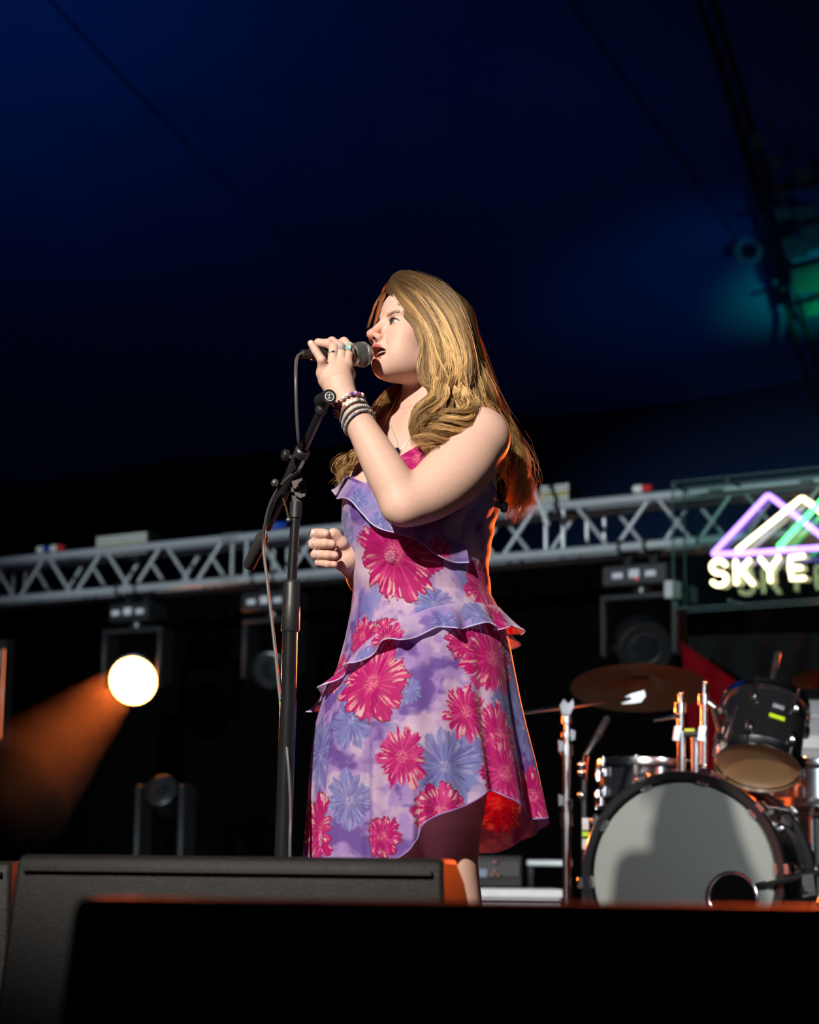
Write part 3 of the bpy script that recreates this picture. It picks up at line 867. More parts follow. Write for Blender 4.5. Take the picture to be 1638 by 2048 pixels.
MB().tube([P(1540, 1378, 6.22), P(1536, 1386, 6.18), P(1572, 1384, 6.14)], .006, 8).build('clip', BLACKM, tm)
# kick drum microphone on a low boom
km = thing('microphone_stand', 'low black boom stand reaching into the bass drum port', 'microphone stand', Vector((P(1700, 1800, 5.6).x, 5.6, RZ)))
MB().tube([P(1500, 1776, 5.84), P(1560, 1763, 5.75), P(1640, 1746, 5.66), P(1710, 1728, 5.6)], [.007, .0085, .009, .009], 12).build('boom', BLACKM, km)
MB().cyl(P(1508, 1775, 5.83), P(1530, 1770, 5.8), .012).build('mic_adapter', BLACKM, km)
cp = P(1615, 1772, 5.66)
MB().prism([P(1604, 1750, 5.66), P(1626, 1748, 5.66), P(1632, 1790, 5.66), P(1606, 1795, 5.66)], (0, .02, 0)).build('clamp', BLACKM, km)
MB().cyl(P(1617, 1776, 5.655), P(1617, 1776, 5.63), .012).build('knob', BLACKP, km)
kb = P(1708, 1729, 5.6)
MB().cyl(Vector((kb.x, kb.y, RZ + .02)), kb, .010).build('tube', BLACKM, km)
MB().lathe(Vector((kb.x, kb.y, RZ + .002)), UP, [(0, .12), (.018, .12), (.03, .02), (.05, .012)], 28).build('round_base', BLACKM, km)
kk = thing('kick_microphone', 'black microphone in the bass drum port hole', 'microphone', P(1475, 1780, 5.86))
MB().lathe(P(1504, 1776, 5.84), P(1455, 1782, 5.88) - P(1504, 1776, 5.84), [(0, .008), (.01, .014), (.04, .016), (.045, .022), (.075, .022), (.082, .012)], 20).build('mic_body', MICG, kk)

# cloths and boards behind the kit
def cloth_quad(name, label, cat, corners, mat, amp=.03, waves=4, n=36, thick=.01):
    a, b, c, d = [np.array(q) for q in corners]        # a top-left b top-right c bottom-right d bottom-left
    V = np.zeros((n, n, 3))
    for j in range(n):
        v = j / (n - 1)
        for i in range(n):
            u = i / (n - 1)
            p = (a * (1 - u) + b * u) * (1 - v) + (d * (1 - u) + c * u) * v
            p = p + np.array(KB) * amp * math.sin(u * waves * 2 * math.pi + 1.5 * v) * (.3 + v)
            V[j, i] = p
    o = grid_mesh(name, V, mat)
    sm = o.modifiers.new('thickness', 'SOLIDIFY'); sm.thickness = thick
    return tag(o, label, cat)
YB = 8.6
def Q(px, py): return P(px, py, YB)
cloth_quad('red_banner', 'red cloth hanging diagonally behind the drum kit', 'banner', [Q(1362, 1284), Q(1478, 1366), Q(1486, 1640), Q(1388, 1640)], REDCLOTH, .02, 2)
cloth_quad('dark_banner', 'dark green cloth behind the drums at right', 'banner', [P(1375, 1272, 8.9), P(1760, 1262, 8.9), P(1760, 1420, 8.9), P(1375, 1500, 8.9)], GREENCLOTH, .03, 5)
gb = thing('equipment_box', 'pale grey box behind the drums at the right frame edge', 'box', Vector((P(1650, 1460, 8.0).x, 8.0, 0)))
zt_, zb_ = P(1640, 1400, 8.0).z, P(1640, 1520, 8.0).z
xw = P(1592, 1460, 8.0).x
MB().box((xw + .4, 8.2, (zt_ + zb_) / 2), (.8, .4, zt_ - zb_), None, .01).build('box_body', GREYPLY, gb)
MB().box((xw + .4, 7.995, zb_ + (zt_ - zb_) * .72), (.8, .01, .008)).build('lid_seam', ALUD, gb)
MB().box((xw + .4, 7.995, zb_ + .07), (.8, .012, .05)).build('lower_rail', ALUD, gb)
MB().box((xw + .4, 8.2, zb_ / 2), (.7, .36, zb_ - .002)).build('stand', BLACKM, gb)
# keyboard rack and case behind the singer's leg
YK = 7.95
kcase = thing('flight_case', 'silver edged flight case behind the singer leg', 'case', Vector((P(1040, 1790, YK).x, YK, 0)))
zk = P(1040, 1776, YK).z
x0, x1 = P(880, 1790, YK).x, P(1122, 1790, YK).x
MB().box(((x0 + x1) / 2, YK + .25, zk / 2), (x1 - x0, .5, zk - .004), None, .006).build('case_body', GREYPLY, kcase)
MB().box(((x0 + x1) / 2, YK - .004, zk - .02), (x1 - x0 + .01, .012, .03)).build('edge_rail', ALU, kcase)
MB().box(((x0 + x1) / 2, YK - .004, zk - .055), (x1 - x0 + .01, .014, .008)).build('groove', BLACKM, kcase)
rk = thing('rack_unit', 'black rack unit with small display and knobs on the flight case', 'audio unit', Vector((P(990, 1770, YK).x, YK + .1, zk)))
zr0, zr1 = P(990, 1764, YK + .05).z, P(990, 1712, YK + .05).z
xr0, xr1 = P(890, 1740, YK).x, P(1046, 1740, YK).x
MB().box(((xr0 + xr1) / 2, YK + .2, (zk + zr1) / 2 + .002), (xr1 - xr0, .3, zr1 - zk), None, .006).build('unit_body', BLACKM, rk)
MB().box(((xr0 + xr1) / 2, YK + .048, (zr0 + zr1) / 2 + .002), (xr1 - xr0 - .02, .006, (zr1 - zr0) * .62), None, .002).build('faceplate', GREYH, rk)
MB().box(P(966, 1746, YK + .04), (.032, .008, .03)).build('display', pm('lcd_blue', (.10, .14, .18), .3, emit=(.4, .5, .6), estr=.12), rk)
for (x_, y_) in ((990, 1724), (984, 1750), (996, 1750), (990, 1742)):
    MB().cyl(P(x_, y_, YK + .045), P(x_, y_, YK + .025), .007, seg=14).build('knob', CHROME, rk)
pb_ = thing('keyboard_stand_bar', 'pale horizontal bar behind the cymbal stand', 'bar', P(1090, 1726, 8.6))
MB().box(P(1098, 1726, 8.6), (.19, .03, .026), None, .004).build('bar_tube', ALUD, pb_)
for x_ in (1062, 1136):
    q = P(x_, 1730, 8.6); MB().box((q.x, q.y + .03, q.z / 2), (.02, .02, q.z)).build('upright', BLACKM, pb_)
# ================================================================== stage monitors at the front
def wedge(label, tl, tr, Y0, height, lip=True, depth=.46, wide=None, top_d=.10):
    """back (audience) face towards the camera; sloping grille towards the singer"""
    a, b = Vector(tl), Vector(tr)
    e = (b - a); e.z = 0; w = e.length; e.normalize()
    bk = Vector((-e.y, e.x, 0))
    if bk.y < 0: bk = -bk
    t = thing('stage_monitor', label, 'speaker', Vector(((a.x + b.x) / 2, (a.y + b.y) / 2, 0)))
    def S(u, d, z):       # u 0..1 along, d depth upstage, z height
        q = a + e * (w * u) + bk * d
        return Vector((q.x, q.y, z))
    sp = .03              # ends flare a little towards the floor
    prof = [(0.0, 0.012), (-.02, height * .55), (0.0, height - .012), (.012, height), (top_d, height), (top_d + .05, height - .03), (depth * .70, height * .48), (depth, .16), (depth, .012)]
    m = MB()
    n = len(prof)
    vs = []
    for u in (0, 1):
        for d, z in prof:
            q = S(u, d, z)
            q = q + e * ((-1 if u == 0 else 1) * sp * (1 - z / height))
            vs.append(q)
    m.add(vs, [tuple(range(n)), tuple(range(n, 2 * n))[::-1]] + [(i + n, (i + 1) % n + n, (i + 1) % n, i) for i in range(n)])
    cab = m.build('cabinet', CABINET, t, angle=20)
    bv = cab.modifiers.new('bevel', 'BEVEL'); bv.width = .008; bv.segments = 2; bv.limit_method = 'ANGLE'; bv.angle_limit = R(25)
    # recessed top lip on the back, grille on the slope, side handles, feet
    if lip: MB().box(S(.5, -.006, height - .022), (w * .96, .012, .006), (e, bk, UP)).build('lip', BLACKP, t)
    g = MB()
    ga, gb_ = Vector((0, top_d + .055, height - .036)), Vector((0, depth - .004, .17))
    g0, g1 = S(.03, ga.y, ga.z), S(.97, ga.y, ga.z)
    h0, h1 = S(.03, gb_.y, gb_.z), S(.97, gb_.y, gb_.z)
    nrm = (g1 - g0).cross(h0 - g0).normalized()
    if nrm.y < 0: nrm = -nrm
    g.prism([g0 + nrm * .012, g1 + nrm * .012, h1 + nrm * .012, h0 + nrm * .012], nrm * .006)
    g.build('grille', pm('black_grille_mesh', (.008, .008, .008), .6, .4, bump=.8, bscale=900), t)
    for u, s in ((0, -1), (1, 1)):
        c = S(u, depth * .35, height * .42) + e * s * (sp * .6 + .004)
        hm = MB().box(c, (.012, .12, .05), (e, bk, UP), .005).build('handle', BLACKP, t)
    for u in (.06, .94):
        for d in (.03, depth - .04):
            q = S(u, d, 0); MB().cyl(q + UP * .0005, q + UP * .014, .018, seg=14).build('foot', RUBBER, t)
    return t
HA = P(34, 1713, 3.12); HB = P(884, 1711, 2.96)
wedge('black stage monitor right in front of the singer', HA, HB, 3.0, (HA.z + HB.z) / 2)
FA = P(146, 1795, 1.80); FB = FA + Vector((0.80, -0.03, 0))
wedge('large black stage monitor filling the bottom of the frame', FA, FB, 1.8, FA.z, lip=False)
LB = P(20, 1722, 3.5); LA = LB + Vector((-.62, .1, 0))
wedge('black stage monitor mostly cut off by the left frame edge', LA, LB, 3.5, LB.z)

# ================================================================== vocal microphone stand
YM = 3.91
ST = thing('microphone_stand', 'tall black microphone stand with folded boom in front of the singer', 'microphone stand', Vector((P(565, 1700, YM).x, YM, 0)))
mb, mt = P(566, 1700, YM), P(592, 1000, YM)
md = (mt - mb).normalized()
foot = mb - md * (mb.z - .12) / md.z
STEEL = pm('black_steel_tube', (.012, .013, .014), .22, .0, spec=.7)
MB().cyl(foot, P(577, 1400, YM), .0165, seg=20).build('lower_tube', STEEL, ST)
MB().cyl(P(577, 1410, YM), P(580, 1262, YM), .0150, seg=20).build('lower_tube', STEEL, ST)
MB().lathe(P(580.5, 1264, YM), md, [(0, .0165), (.004, .0185), (.055, .0175), (.06, .0165), (.095, .0165), (.102, .014), (.104, .011)], 24).build('clutch', BLACKP, ST)
MB().cyl(P(583, 1180, YM), P(591.5, 1020, YM), .0098, seg=20).build('upper_tube', STEEL, ST)
MB().cyl(P(590.5, 1036, YM), P(592.5, 1004, YM), .0125, seg=20).build('top_collar', BLACKP, ST)
# boom: grip at lower left, head joint at upper right
b0, b1 = P(497, 1134, 4.07), P(654, 796, 3.768)
bdv = (b1 - b0).normalized()
def onB(y): return b0 + (b1 - b0) * ((1134 - y) / (1134 - 796))
MB().lathe(onB(1133), bdv, [(0, .0115), (.002, .0128), (.078, .0135), (.084, .0125), (.088, .010)], 22).build('grip', pm('foam_grip', (.02, .02, .021), .85, 0, bump=.4), ST)
MB().cyl(onB(1052), onB(985), .0095, seg=18).build('boom_tube', STEEL, ST)
MB().lathe(onB(1000), bdv, [(0, .0115), (.012, .0125), (.07, .0125), (.10, .0140), (.116, .0130)], 22).build('boom_sleeve', BLACKP, ST)
MB().cyl(onB(905), onB(806), .0085, seg=18).build('boom_tube', STEEL, ST)
MB().lathe(onB(908), bdv, [(0, .0125), (.002, .0155), (.016, .0155), (.02, .012)], 22).build('boom_clutch', BLACKP, ST)
MB().lathe(onB(824), bdv, [(0, .009), (.003, .0125), (.012, .0125), (.016, .0095), (.026, .0105)], 20).build('head_collar', BLACKP, ST)
jc = onB(797)
hj = MB().cyl(jc + Vector((-.012, .022, 0)), jc + Vector((.006, -.020, -.001)), .0145, seg=28).build('head_joint', BLACKP, ST)
ec = jc + Vector((.0062, -.0206, -.001)); en = Vector((.018, -.042, -.001)).normalized()
mm = MB().torus(ec, en, .0085, .0011, 28, 6)
eu = (UP - en * UP.dot(en)).normalized(); ew = en.cross(eu)
def es(a, b): return ec + ew * a + eu * b
for seq in ([(-.006, .004), (.0055, .002)], [(-.004, -.002), (.006, -.004)], [(0, .006), (.001, -.006)]):
    mm.tube([es(*q) for q in seq], .0008, 6)
tag(mm.build('joint_emblem', pm('white_emblem', (.6, .6, .58), .5), hj), 'round white emblem on the joint')
# knobs and the tilt clamp
MB().cyl(onB(911) + Vector((-.006, -.008, 0)), P(572, 912, 3.815), .004, seg=12).build('knob_bolt', CHROME, ST)
MB().lathe(P(577, 911, 3.815), Vector((-1, -.5, .1)), [(0, .006), (.002, .0112), (.010, .0112), (.013, .008)], 20).build('knob', BLACKP, ST)
MB().lathe(P(556, 968, 3.875), Vector((-1, -.4, .3)), [(0, .004), (.003, .0075), (.009, .0085), (.013, .005)], 18).build('knob', pm('satin_metal_knob', (.25, .26, .26), .3, .8), ST)
tcl = MB().prism([P(x, y, YM - .012) for x, y in [(583, 962), (600, 944), (610, 962), (613, 978), (610, 992), (600, 996), (590, 990)]], (0, .008, 0))
tcl.build('clamp_plate', pm('brown_black_plastic', (.05, .035, .028), .5), ST)
MB().lathe(P(602, 975, YM - .014), Vector((.25, -1, 0)), [(0, .0095), (.003, .0095), (.0035, .0075), (.001, .004)], 20).build('clamp_bolt', BLACKP, ST)
MB().prism([P(x, y, YM) for x, y in [(582, 975), (594, 975), (604, 1006), (596, 1012), (585, 1010)]], (0, .014, 0)).build('clamp_fork', BLACKP, ST)
MB().tube([P(566, 996, YM - .01), P(572, 1014, YM - .01), P(577, 1036, YM - .01)], .0022, 8).build('lever', pm('bronze_lever', (.2, .12, .05), .35, .8), ST)
MB().ball(P(577, 1040, YM - .012), .0055, 12, 8).build('lever_knob', MATS['satin_metal_knob'], ST)
# tripod base
for k in range(3):
    q = R(35 + 120 * k)
    e = Vector((math.cos(q), math.sin(q), 0))
    MB().tube([foot + UP * .05, Vector((foot.x, foot.y, .016)) + e * .33], .010, 12).build('leg', STEEL, ST)
    MB().lathe(Vector((foot.x, foot.y, .0165)) + e * .32, e, [(0, .013), (.05, .014), (.055, .010)], 14).build('rubber_foot', RUBBER, ST)
MB().lathe(Vector((foot.x, foot.y, foot.z - .02)), UP, [(0, .03), (.05, .034), (.10, .022), (.12, .018)], 24).build('leg_hub', BLACKP, ST)

# ================================================================== hand-held microphone
MB0, ME0 = P(722, 709, 3.900), P(602, 708, 3.832)
mdv = (MB0 - ME0).normalized()
MLEN = (MB0 - ME0).length
mic = thing('microphone', 'handheld vocal microphone with round silver mesh grille at the lips', 'microphone', ME0)
MB().lathe(ME0 + mdv * .022, mdv, [(0, .0095), (.003, .0118), (MLEN - .050, .0172), (MLEN - .046, .0185), (MLEN - .034, .0205), (MLEN - .030, .0190)], 30).build('handle', BLACKM, mic)
MB().lathe(ME0, mdv, [(0, .0062), (.002, .0085), (.018, .0098), (.026, .0098)], 24).build('connector', BLACKP, mic)
MB().lathe(MB0 - mdv * .021, mdv, [(-.006, .0190), (-.002, .0228), (.004, .0240), (.006, .0232)], 36).build('grille_collar', pm('satin_grey_metal', (.55, .58, .58), .3, .9), mic)
grm = bpy.data.materials.new('wire_mesh'); grm.use_nodes = True
N, L = nt(grm); b_ = N['Principled BSDF']
b_.inputs['Base Color'].default_value = (.55, .57, .55, 1); b_.inputs['Metallic'].default_value = .9; b_.inputs['Roughness'].default_value = .32
# inner dark foam and a woven wire cage
MB().lathe(MB0, mdv, [(-.020, .0150)] + [(.0225 * math.sin(R(t)), .0225 * math.cos(R(t))) for t in range(-40, 91, 10)], 28).build('foam', pm('grille_foam', (.006, .006, .006), .9), mic)
cg = MB()
u_ = (UP - mdv * UP.dot(mdv)).normalized(); w_ = mdv.cross(u_)
def sph(lat, lon, r):
    return MB0 + mdv * (r * math.sin(lat)) + (u_ * math.cos(lon) + w_ * math.sin(lon)) * (r * math.cos(lat))
nw = 40
for s in (-1, 1):
    for k in range(nw):
        pts = []
        for i in range(15):
            t = i / 14
            lat = R(-52 + 118 * t)
            pts.append(sph(lat, 2 * math.pi * k / nw + s * (R(-52 + 118 * t) * .9 + .6 * t), .0250))
        cg.tube(pts, .00062, 4, caps=False)
cg.build('grille_mesh', grm, mic)
MB().lathe(MB0, mdv, [(.0252 * math.sin(R(t)), .0252 * math.cos(R(t))) for t in (62, 70, 80, 90)], 24, False, False).build('grille_cap', grm, mic)
MB().torus(MB0 + mdv * .006, mdv, .0252, .0011, 48, 6).build('grille_band', MATS['satin_grey_metal'], mic)
# cable: falls from the mic, loops round the boom, runs down the stand
cab = MB()
cpts = [(603, 707.5, 3.832), (596, 712, 3.825), (592, 726, 3.81), (591.5, 760, 3.78), (593, 820, 3.79), (597, 880, 3.82), (603, 900, 3.86), (607, 918, 3.865), (603, 932, 3.85), (590, 944, 3.845), (570, 962, 3.875), (552, 985, 3.91), (538, 1015, 3.94), (530, 1050, 3.965), (527, 1080, 3.985), (528, 1110, 3.985), (534, 1160, 3.975), (541, 1220, 3.965), (549, 1290, 3.95), (558, 1380, 3.935), (567, 1450, 3.915), (575, 1510, 3.892), (580, 1580, 3.887), (581, 1640, 3.885), (580, 1705, 3.88)]
def catmull(pts, n):
    pts = np.asarray(pts, dtype=float)
    P_ = np.vstack([2 * pts[0] - pts[1], pts, 2 * pts[-1] - pts[-2]])
    m = len(pts) - 1
    t = np.linspace(0, m, n)
    i = np.minimum(t.astype(int), m - 1)
    f = (t - i)[:, None]
    a, b, c, d = P_[i], P_[i + 1], P_[i + 2], P_[i + 3]
    return .5 * (2 * b + (c - a) * f + (2 * a - 5 * b + 4 * c - d) * f ** 2 + (3 * b - a - 3 * c + d) * f ** 3)
cw = [tuple(P(*q)) for q in cpts]
e_ = Vector(cw[-1])
cw += [(e_.x + .005, e_.y + .02, .3), (e_.x + .03, e_.y - .02, .06), (e_.x + .10, e_.y - .08, .0062), (e_.x + .3, e_.y - .1, .0062)]
MBc = MB().tube([Vector(q) for q in catmull(cw, 240)], .0033, 8)
co = MBc.build('microphone_cable', pm('grey_black_cable', (.075, .078, .075), .5, 0))
tag(co, 'thin dark microphone cable hanging from the microphone down the stand', 'cable')
# ================================================================== the singer
# ---- signed distance helpers (numpy); the body is one continuous blended surface
def A3(v): return np.array(v, dtype=np.float32)
def n3(v): return np.sqrt(np.einsum('ij,ij->i', v, v))
def rc(p, a, b, r1, r2):
    a, b = A3(a), A3(b)
    ba = b - a
    pa = p - a
    t = np.clip(pa @ ba / max(float(ba @ ba), 1e-12), 0, 1)
    return n3(pa - t[:, None] * ba) - (r1 + (r2 - r1) * t)
def el(p, c, r, M=None):
    q = p - A3(c)
    if M is not None: q = q @ M.T
    r = A3(r)
    q = q / r
    k0 = n3(q)
    k1 = n3(q / r)
    return k0 * (k0 - 1) / np.maximum(k1, 1e-6)
def smin(a, b, k):
    h = np.maximum(k - np.abs(a - b), 0) / k
    return np.minimum(a, b) - h * h * k * .25
def smax(a, b, k): return -smin(-a, -b, k)
def chain(p, pts, rs, k=None):
    d = None
    for i in range(len(pts) - 1):
        e = rc(p, pts[i], pts[i + 1], rs[i], rs[i + 1])
        d = e if d is None else (np.minimum(d, e) if k is None else smin(d, e, k))
    return d

def schain(p, pts, rs, n=14):
    """smooth limb: centres and radii run through a spline"""
    q = catmull(np.column_stack([np.array([np.array(v, dtype=float) for v in pts]), rs]), n)
    d = None
    for i in range(n - 1):
        e = rc(p, q[i, :3], q[i + 1, :3], q[i, 3], q[i + 1, 3])
        d = e if d is None else np.minimum(d, e)
    return d
# ---- head frame
PSI, HP = R(62), R(12)
HF = np.array([-math.sin(PSI) * math.cos(HP), -math.cos(PSI) * math.cos(HP), math.sin(HP)])
HL = np.array([math.cos(PSI), -math.sin(PSI), 0.0])
HU = np.cross(HF, HL)
HO = np.array(P(842, 672, 4.0))
HS = .94                                              # her head is a little short
HM = np.stack([HF, HL, HU / HS]).astype(np.float32)
def hw(f, l, u):
    """head coordinates (forward, her left, up) to world"""
    return HO + HF * f + HL * l + HU * (u * HS)
EYE = (.0715, .0310, -.0065)
def lips_sdf(q, a):
    qa = np.stack([q[:, 0], a, q[:, 2]], 1)
    d = rc(qa, (.0735, .0280, -.0725), (.0905, .0150, -.0655), .0020, .0040)
    d = smin(d, rc(qa, (.0905, .0150, -.0655), (.0960, .0050, -.0635), .0040, .0048), .002)
    d = smin(d, rc(qa, (.0960, .0050, -.0635), (.0962, 0, -.0650), .0048, .0044), .002)
    lo = rc(qa, (.0730, .0275, -.0745), (.0840, .0170, -.0880), .0020, .0042)
    lo = smin(lo, rc(qa, (.0840, .0170, -.0880), (.0885, 0, -.0915), .0042, .0052), .003)
    return np.minimum(d, lo)
def head_sdf(p):
    q = (p - HO.astype(np.float32)) @ HM.T
    a = np.abs(q[:, 1])
    qa = np.stack([q[:, 0], a, q[:, 2]], 1)
    d = el(q, (-.012, 0, .034), (.097, .073, .083))
    d = smin(d, el(q, (.030, 0, -.026), (.059, .056, .082)), .03)
    d = smin(d, el(q, (.050, 0, .040), (.040, .054, .046)), .02)
    d = smin(d, rc(qa, (-.004, .050, -.060), (.056, .017, -.097), .020, .017), .022)
    d = smin(d, el(q, (.068, 0, -.104), (.0185, .021, .0165)), .016)
    d = smin(d, el(qa, (.054, .036, -.033), (.029, .027, .030)), .022)
    d = smin(d, el(qa, (.050, .034, -.070), (.032, .026, .034)), .02)      # full lower cheek
    d = smin(d, el(q, (.026, 0, -.090), (.045, .040, .022)), .03)          # under the jaw
    d = smin(d, rc(qa, (.083, .010, .013), (.073, .042, .017), .0075, .006), .014)
    d = smax(d, -el(qa, (.0945, .031, -.005), (.014, .0185, .0125)), .012)  # eye socket
    d = smin(d, el(qa, EYE, (.0145, .0150, .0140)), .005)                   # lids over the ball
    # nose
    d = smin(d, rc(q, (.084, 0, .006), (.1070, 0, -.035), .0074, .0094), .010)
    d = smin(d, el(q, (.1085, 0, -.0385), (.0110, .0112, .0100)), .006)
    d = smin(d, el(qa, (.0965, .0128, -.0435), (.0108, .0072, .0084)), .005)
    d = smin(d, rc(q, (.1050, 0, -.0450), (.0945, 0, -.0505), .0050, .0050), .005)
    d = smax(d, -el(qa, (.1020, .0074, -.0505), (.0072, .0042, .0056)), .002)
    # mouth: muzzle, opening, lips
    d = smin(d, el(q, (.0770, 0, -.0620), (.0190, .0270, .0170)), .014)
    d = smin(d, el(q, (.0715, 0, -.0880), (.0180, .0260, .0140)), .014)
    op = el(q, (.0800, 0, -.0765), (.0500, .0290, .0130))
    d = smax(d, -op, .003)
    d = smin(d, lips_sdf(q, a), .0035)
    d = smax(d, -el(q, (.0800, 0, -.0765), (.0500, .0282, .0112)), .002)
    # nasolabial crease
    d = smax(d, -rc(qa, (.0930, .0225, -.0480), (.0785, .0325, -.0680), .0024, .0012), .007)
    # eyelid slit
    e = qa - A3(EYE)
    w = np.clip(1 - (e[:, 1] / .0155) ** 2, -1, 1)
    up = .0064 * w + .0008 * e[:, 1] / .014
    lo = -.0050 * w + .0008 * e[:, 1] / .014
    slit = np.maximum(np.maximum((e[:, 2] - up) * .85, (lo - e[:, 2]) * .85), np.maximum(np.abs(e[:, 1]) - .0150, -(e[:, 0] - .002)))
    d = smax(d, -slit, .0010)
    # ear
    d = smin(d, el(qa, (-.010, .072, -.006), (.017, .008, .030)), .006)
    return d

# ---- torso, arms, legs (world coordinates through pixel + depth)
def W3(px, py, Y): return np.array(P(px, py, Y), dtype=np.float32)
BL = np.array([.707, -.707, 0]); BF = np.array([-.707, -.707, 0]); BU = np.array([0, 0, 1.])
BM = np.stack([BF, BL, BU]).astype(np.float32)
LEV = np.array([  # py, left px, right px, depth/half-width
    (900, 738, 1000, .80), (940, 699, 1009, .84), (980, 687, 1004, .94), (1020, 683, 997, 1.0), (1050, 684, 990, 1.0),
    (1100, 693, 981, .97), (1150, 704, 977, .90), (1190, 706, 984, .86), (1230, 700, 1004, .88), (1280, 690, 1018, .90),
    (1340, 674, 1028, .90), (1400, 647, 1038, .88), (1450, 633, 1048, .86), (1520, 625, 1064, .84), (1600, 619, 1079, .82),
    (1660, 615, 1089, .82), (1760, 608, 1100, .82)], dtype=float)
CY = 4.02
LZ = np.array([P(840, l[0], CY).z for l in LEV])
LXL = np.array([P(l[1], l[0], CY).x for l in LEV]); LXR = np.array([P(l[2], l[0], CY).x for l in LEV])
_o = np.argsort(LZ)
def lev(z):
    L_ = np.interp(z, LZ[_o], LXL[_o]); R_ = np.interp(z, LZ[_o], LXR[_o]); q = np.interp(z, LZ[_o], LEV[:, 3][_o])
    h = (R_ - L_) / 2
    return (L_ + R_) / 2, h, h * q
def zpy(py): return float(P(840, py, CY).z)
def py_of_z(z):
    pys = np.linspace(800, 1900, 300)
    zs = np.array([P(840, y, CY).z for y in pys])
    return np.interp(z, zs[::-1], pys[::-1])
SLp, ELp, WRp = W3(957, 880, 3.905), W3(806, 1004, 3.798), W3(683, 788, 3.812)
SRp, ERp, WQp = W3(762, 872, 4.15), W3(775, 1192, 4.20), W3(692, 1116, 3.985)
def torso_sdf(p):
    z = p[:, 2]
    c, a, b = lev(z)
    a = a - .012; b = b - .012
    rr = np.sqrt(((p[:, 0] - c) / a) ** 2 + ((p[:, 1] - CY) / b) ** 2)
    d = (rr - 1) * np.minimum(a, b)
    d = smax(d, (z - zpy(935)).astype(np.float32), .06)
    d = smax(d, (zpy(1470) - z).astype(np.float32), .05)
    return d
def chest_sdf(p):
    d = el(p, W3(852, 935, 4.035), (.098, .150, .115), BM)
    d = smin(d, rc(p, W3(940, 872, 3.94), W3(770, 872, 4.13), .050, .050), .05)
    d = smin(d, rc(p, W3(866, 800, 4.055), W3(930, 862, 3.97), .034, .036), .05)
    d = smin(d, rc(p, W3(866, 800, 4.06), W3(790, 862, 4.13), .034, .036), .05)
    d = smin(d, el(p, W3(905, 985, 3.945), (.07, .085, .075), BM), .05)
    d = smin(d, el(p, W3(765, 985, 4.00), (.07, .07, .07), BM), .05)
    return d
def neck_sdf(p):
    d = chain(p, [W3(862, 700, 4.03), W3(859, 770, 4.035), W3(858, 838, 4.045), W3(862, 880, 4.05)], [.050, .0505, .052, .062], .02)
    d = smin(d, rc(p, W3(900, 745, 3.995), W3(828, 846, 3.985), .012, .010), .03)    # neck tendon
    d = smin(d, rc(p, W3(826, 850, 3.975), W3(935, 838, 3.915), .010, .012), .03)    # collar bone
    return d
def larm_sdf(p):
    d = schain(p, [SLp, W3(926, 925, 3.87), W3(885, 967, 3.84), W3(838, 998, 3.812), ELp], [.0590, .0635, .0605, .0510, .0440], 16)
    d = smin(d, el(p, W3(962, 872, 3.915), (.052, .050, .054)), .03)
    d = smin(d, rc(p, W3(798, 1016, 3.785), W3(806, 1019, 3.785), .026, .028), .03)
    f = schain(p, [ELp, W3(784, 966, 3.798), W3(757, 916, 3.80), W3(722, 852, 3.803), W3(703, 818, 3.803), WRp], [.0430, .0430, .0385, .0300, .0275, .0265], 12)
    return smin(d, f, .007)
# left hand round the microphone
_md = np.array(mdv); _mE = np.array(ME0)
_mu = np.array([0, 0, 1.]) - _md * _md[2]; _mu /= np.linalg.norm(_mu)
_mn = np.cross(_mu, _md); _mn = _mn if _mn[1] < 0 else -_mn
def mk(s, al, r):
    """point at axial distance s from the cable end, angle al round the handle (0 = towards camera, 90 = up)"""
    return _mE + _md * s + (_mn * math.cos(R(al)) + _mu * math.sin(R(al))) * r
def s_of(px): return (px - 602) / 120 * MLEN
LMCP = [W3(692, 731, 3.835), W3(679, 737, 3.826), W3(663, 741, 3.824), W3(646, 746, 3.824)]
LF = [  # index, middle, ring, little
    [LMCP[0], mk(s_of(687), 22, .0265), mk(s_of(684), 62, .0262), mk(s_of(683), 112, .0255), mk(s_of(684), 172, .0245)],
    [LMCP[1], mk(s_of(671), 15, .0268), mk(s_of(660), 62, .0262), mk(s_of(657), 115, .0250), mk(s_of(659), 175, .0235)],
    [LMCP[2], mk(s_of(656), 18, .0262), mk(s_of(648), 42, .0255), mk(s_of(638), 88, .0230), mk(s_of(634), 150, .0215)],
    [LMCP[3], W3(643, 720, 3.806), W3(631.5, 702, 3.808), W3(622, 687, 3.812)]]
LFR = [[.0110, .0092, .0092, .0082, .0072], [.0112, .0095, .0095, .0084, .0073], [.0108, .0092, .0095, .0082, .0070], [.0105, .0087, .0078, .0068]]
def lhand_sdf(p):
    palm = chain(p, [WRp, W3(676, 768, 3.82), W3(671, 750, 3.828)], [.0260, .0270, .0210], .02)
    for m, r in zip(LMCP, (.0135, .0138, .0132, .0122)):
        palm = smin(palm, rc(p, W3(677, 772, 3.82), m, .0170, r), .012)
    palm = smin(palm, rc(p, W3(650, 762, 3.832), W3(648, 748, 3.832), .0125, .0105), .012)
    thumb = chain(p, [W3(690, 775, 3.845), W3(697, 748, 3.878), W3(694, 728, 3.902), W3(685, 712, 3.908)], [.0165, .0130, .0105, .0080], .006)
    d = smin(palm, thumb, .010)
    for f, r in zip(LF, LFR):
        d = np.minimum(d, smin(palm, chain(p, f, r, .0025), .008))
    for i in range(3):      # tendons to the knuckles
        d = smin(d, rc(p, W3(678 - 2 * i, 768, 3.797), LMCP[i] + A3((0, -.0105, .001)), .0020, .0028), .006)
    return d
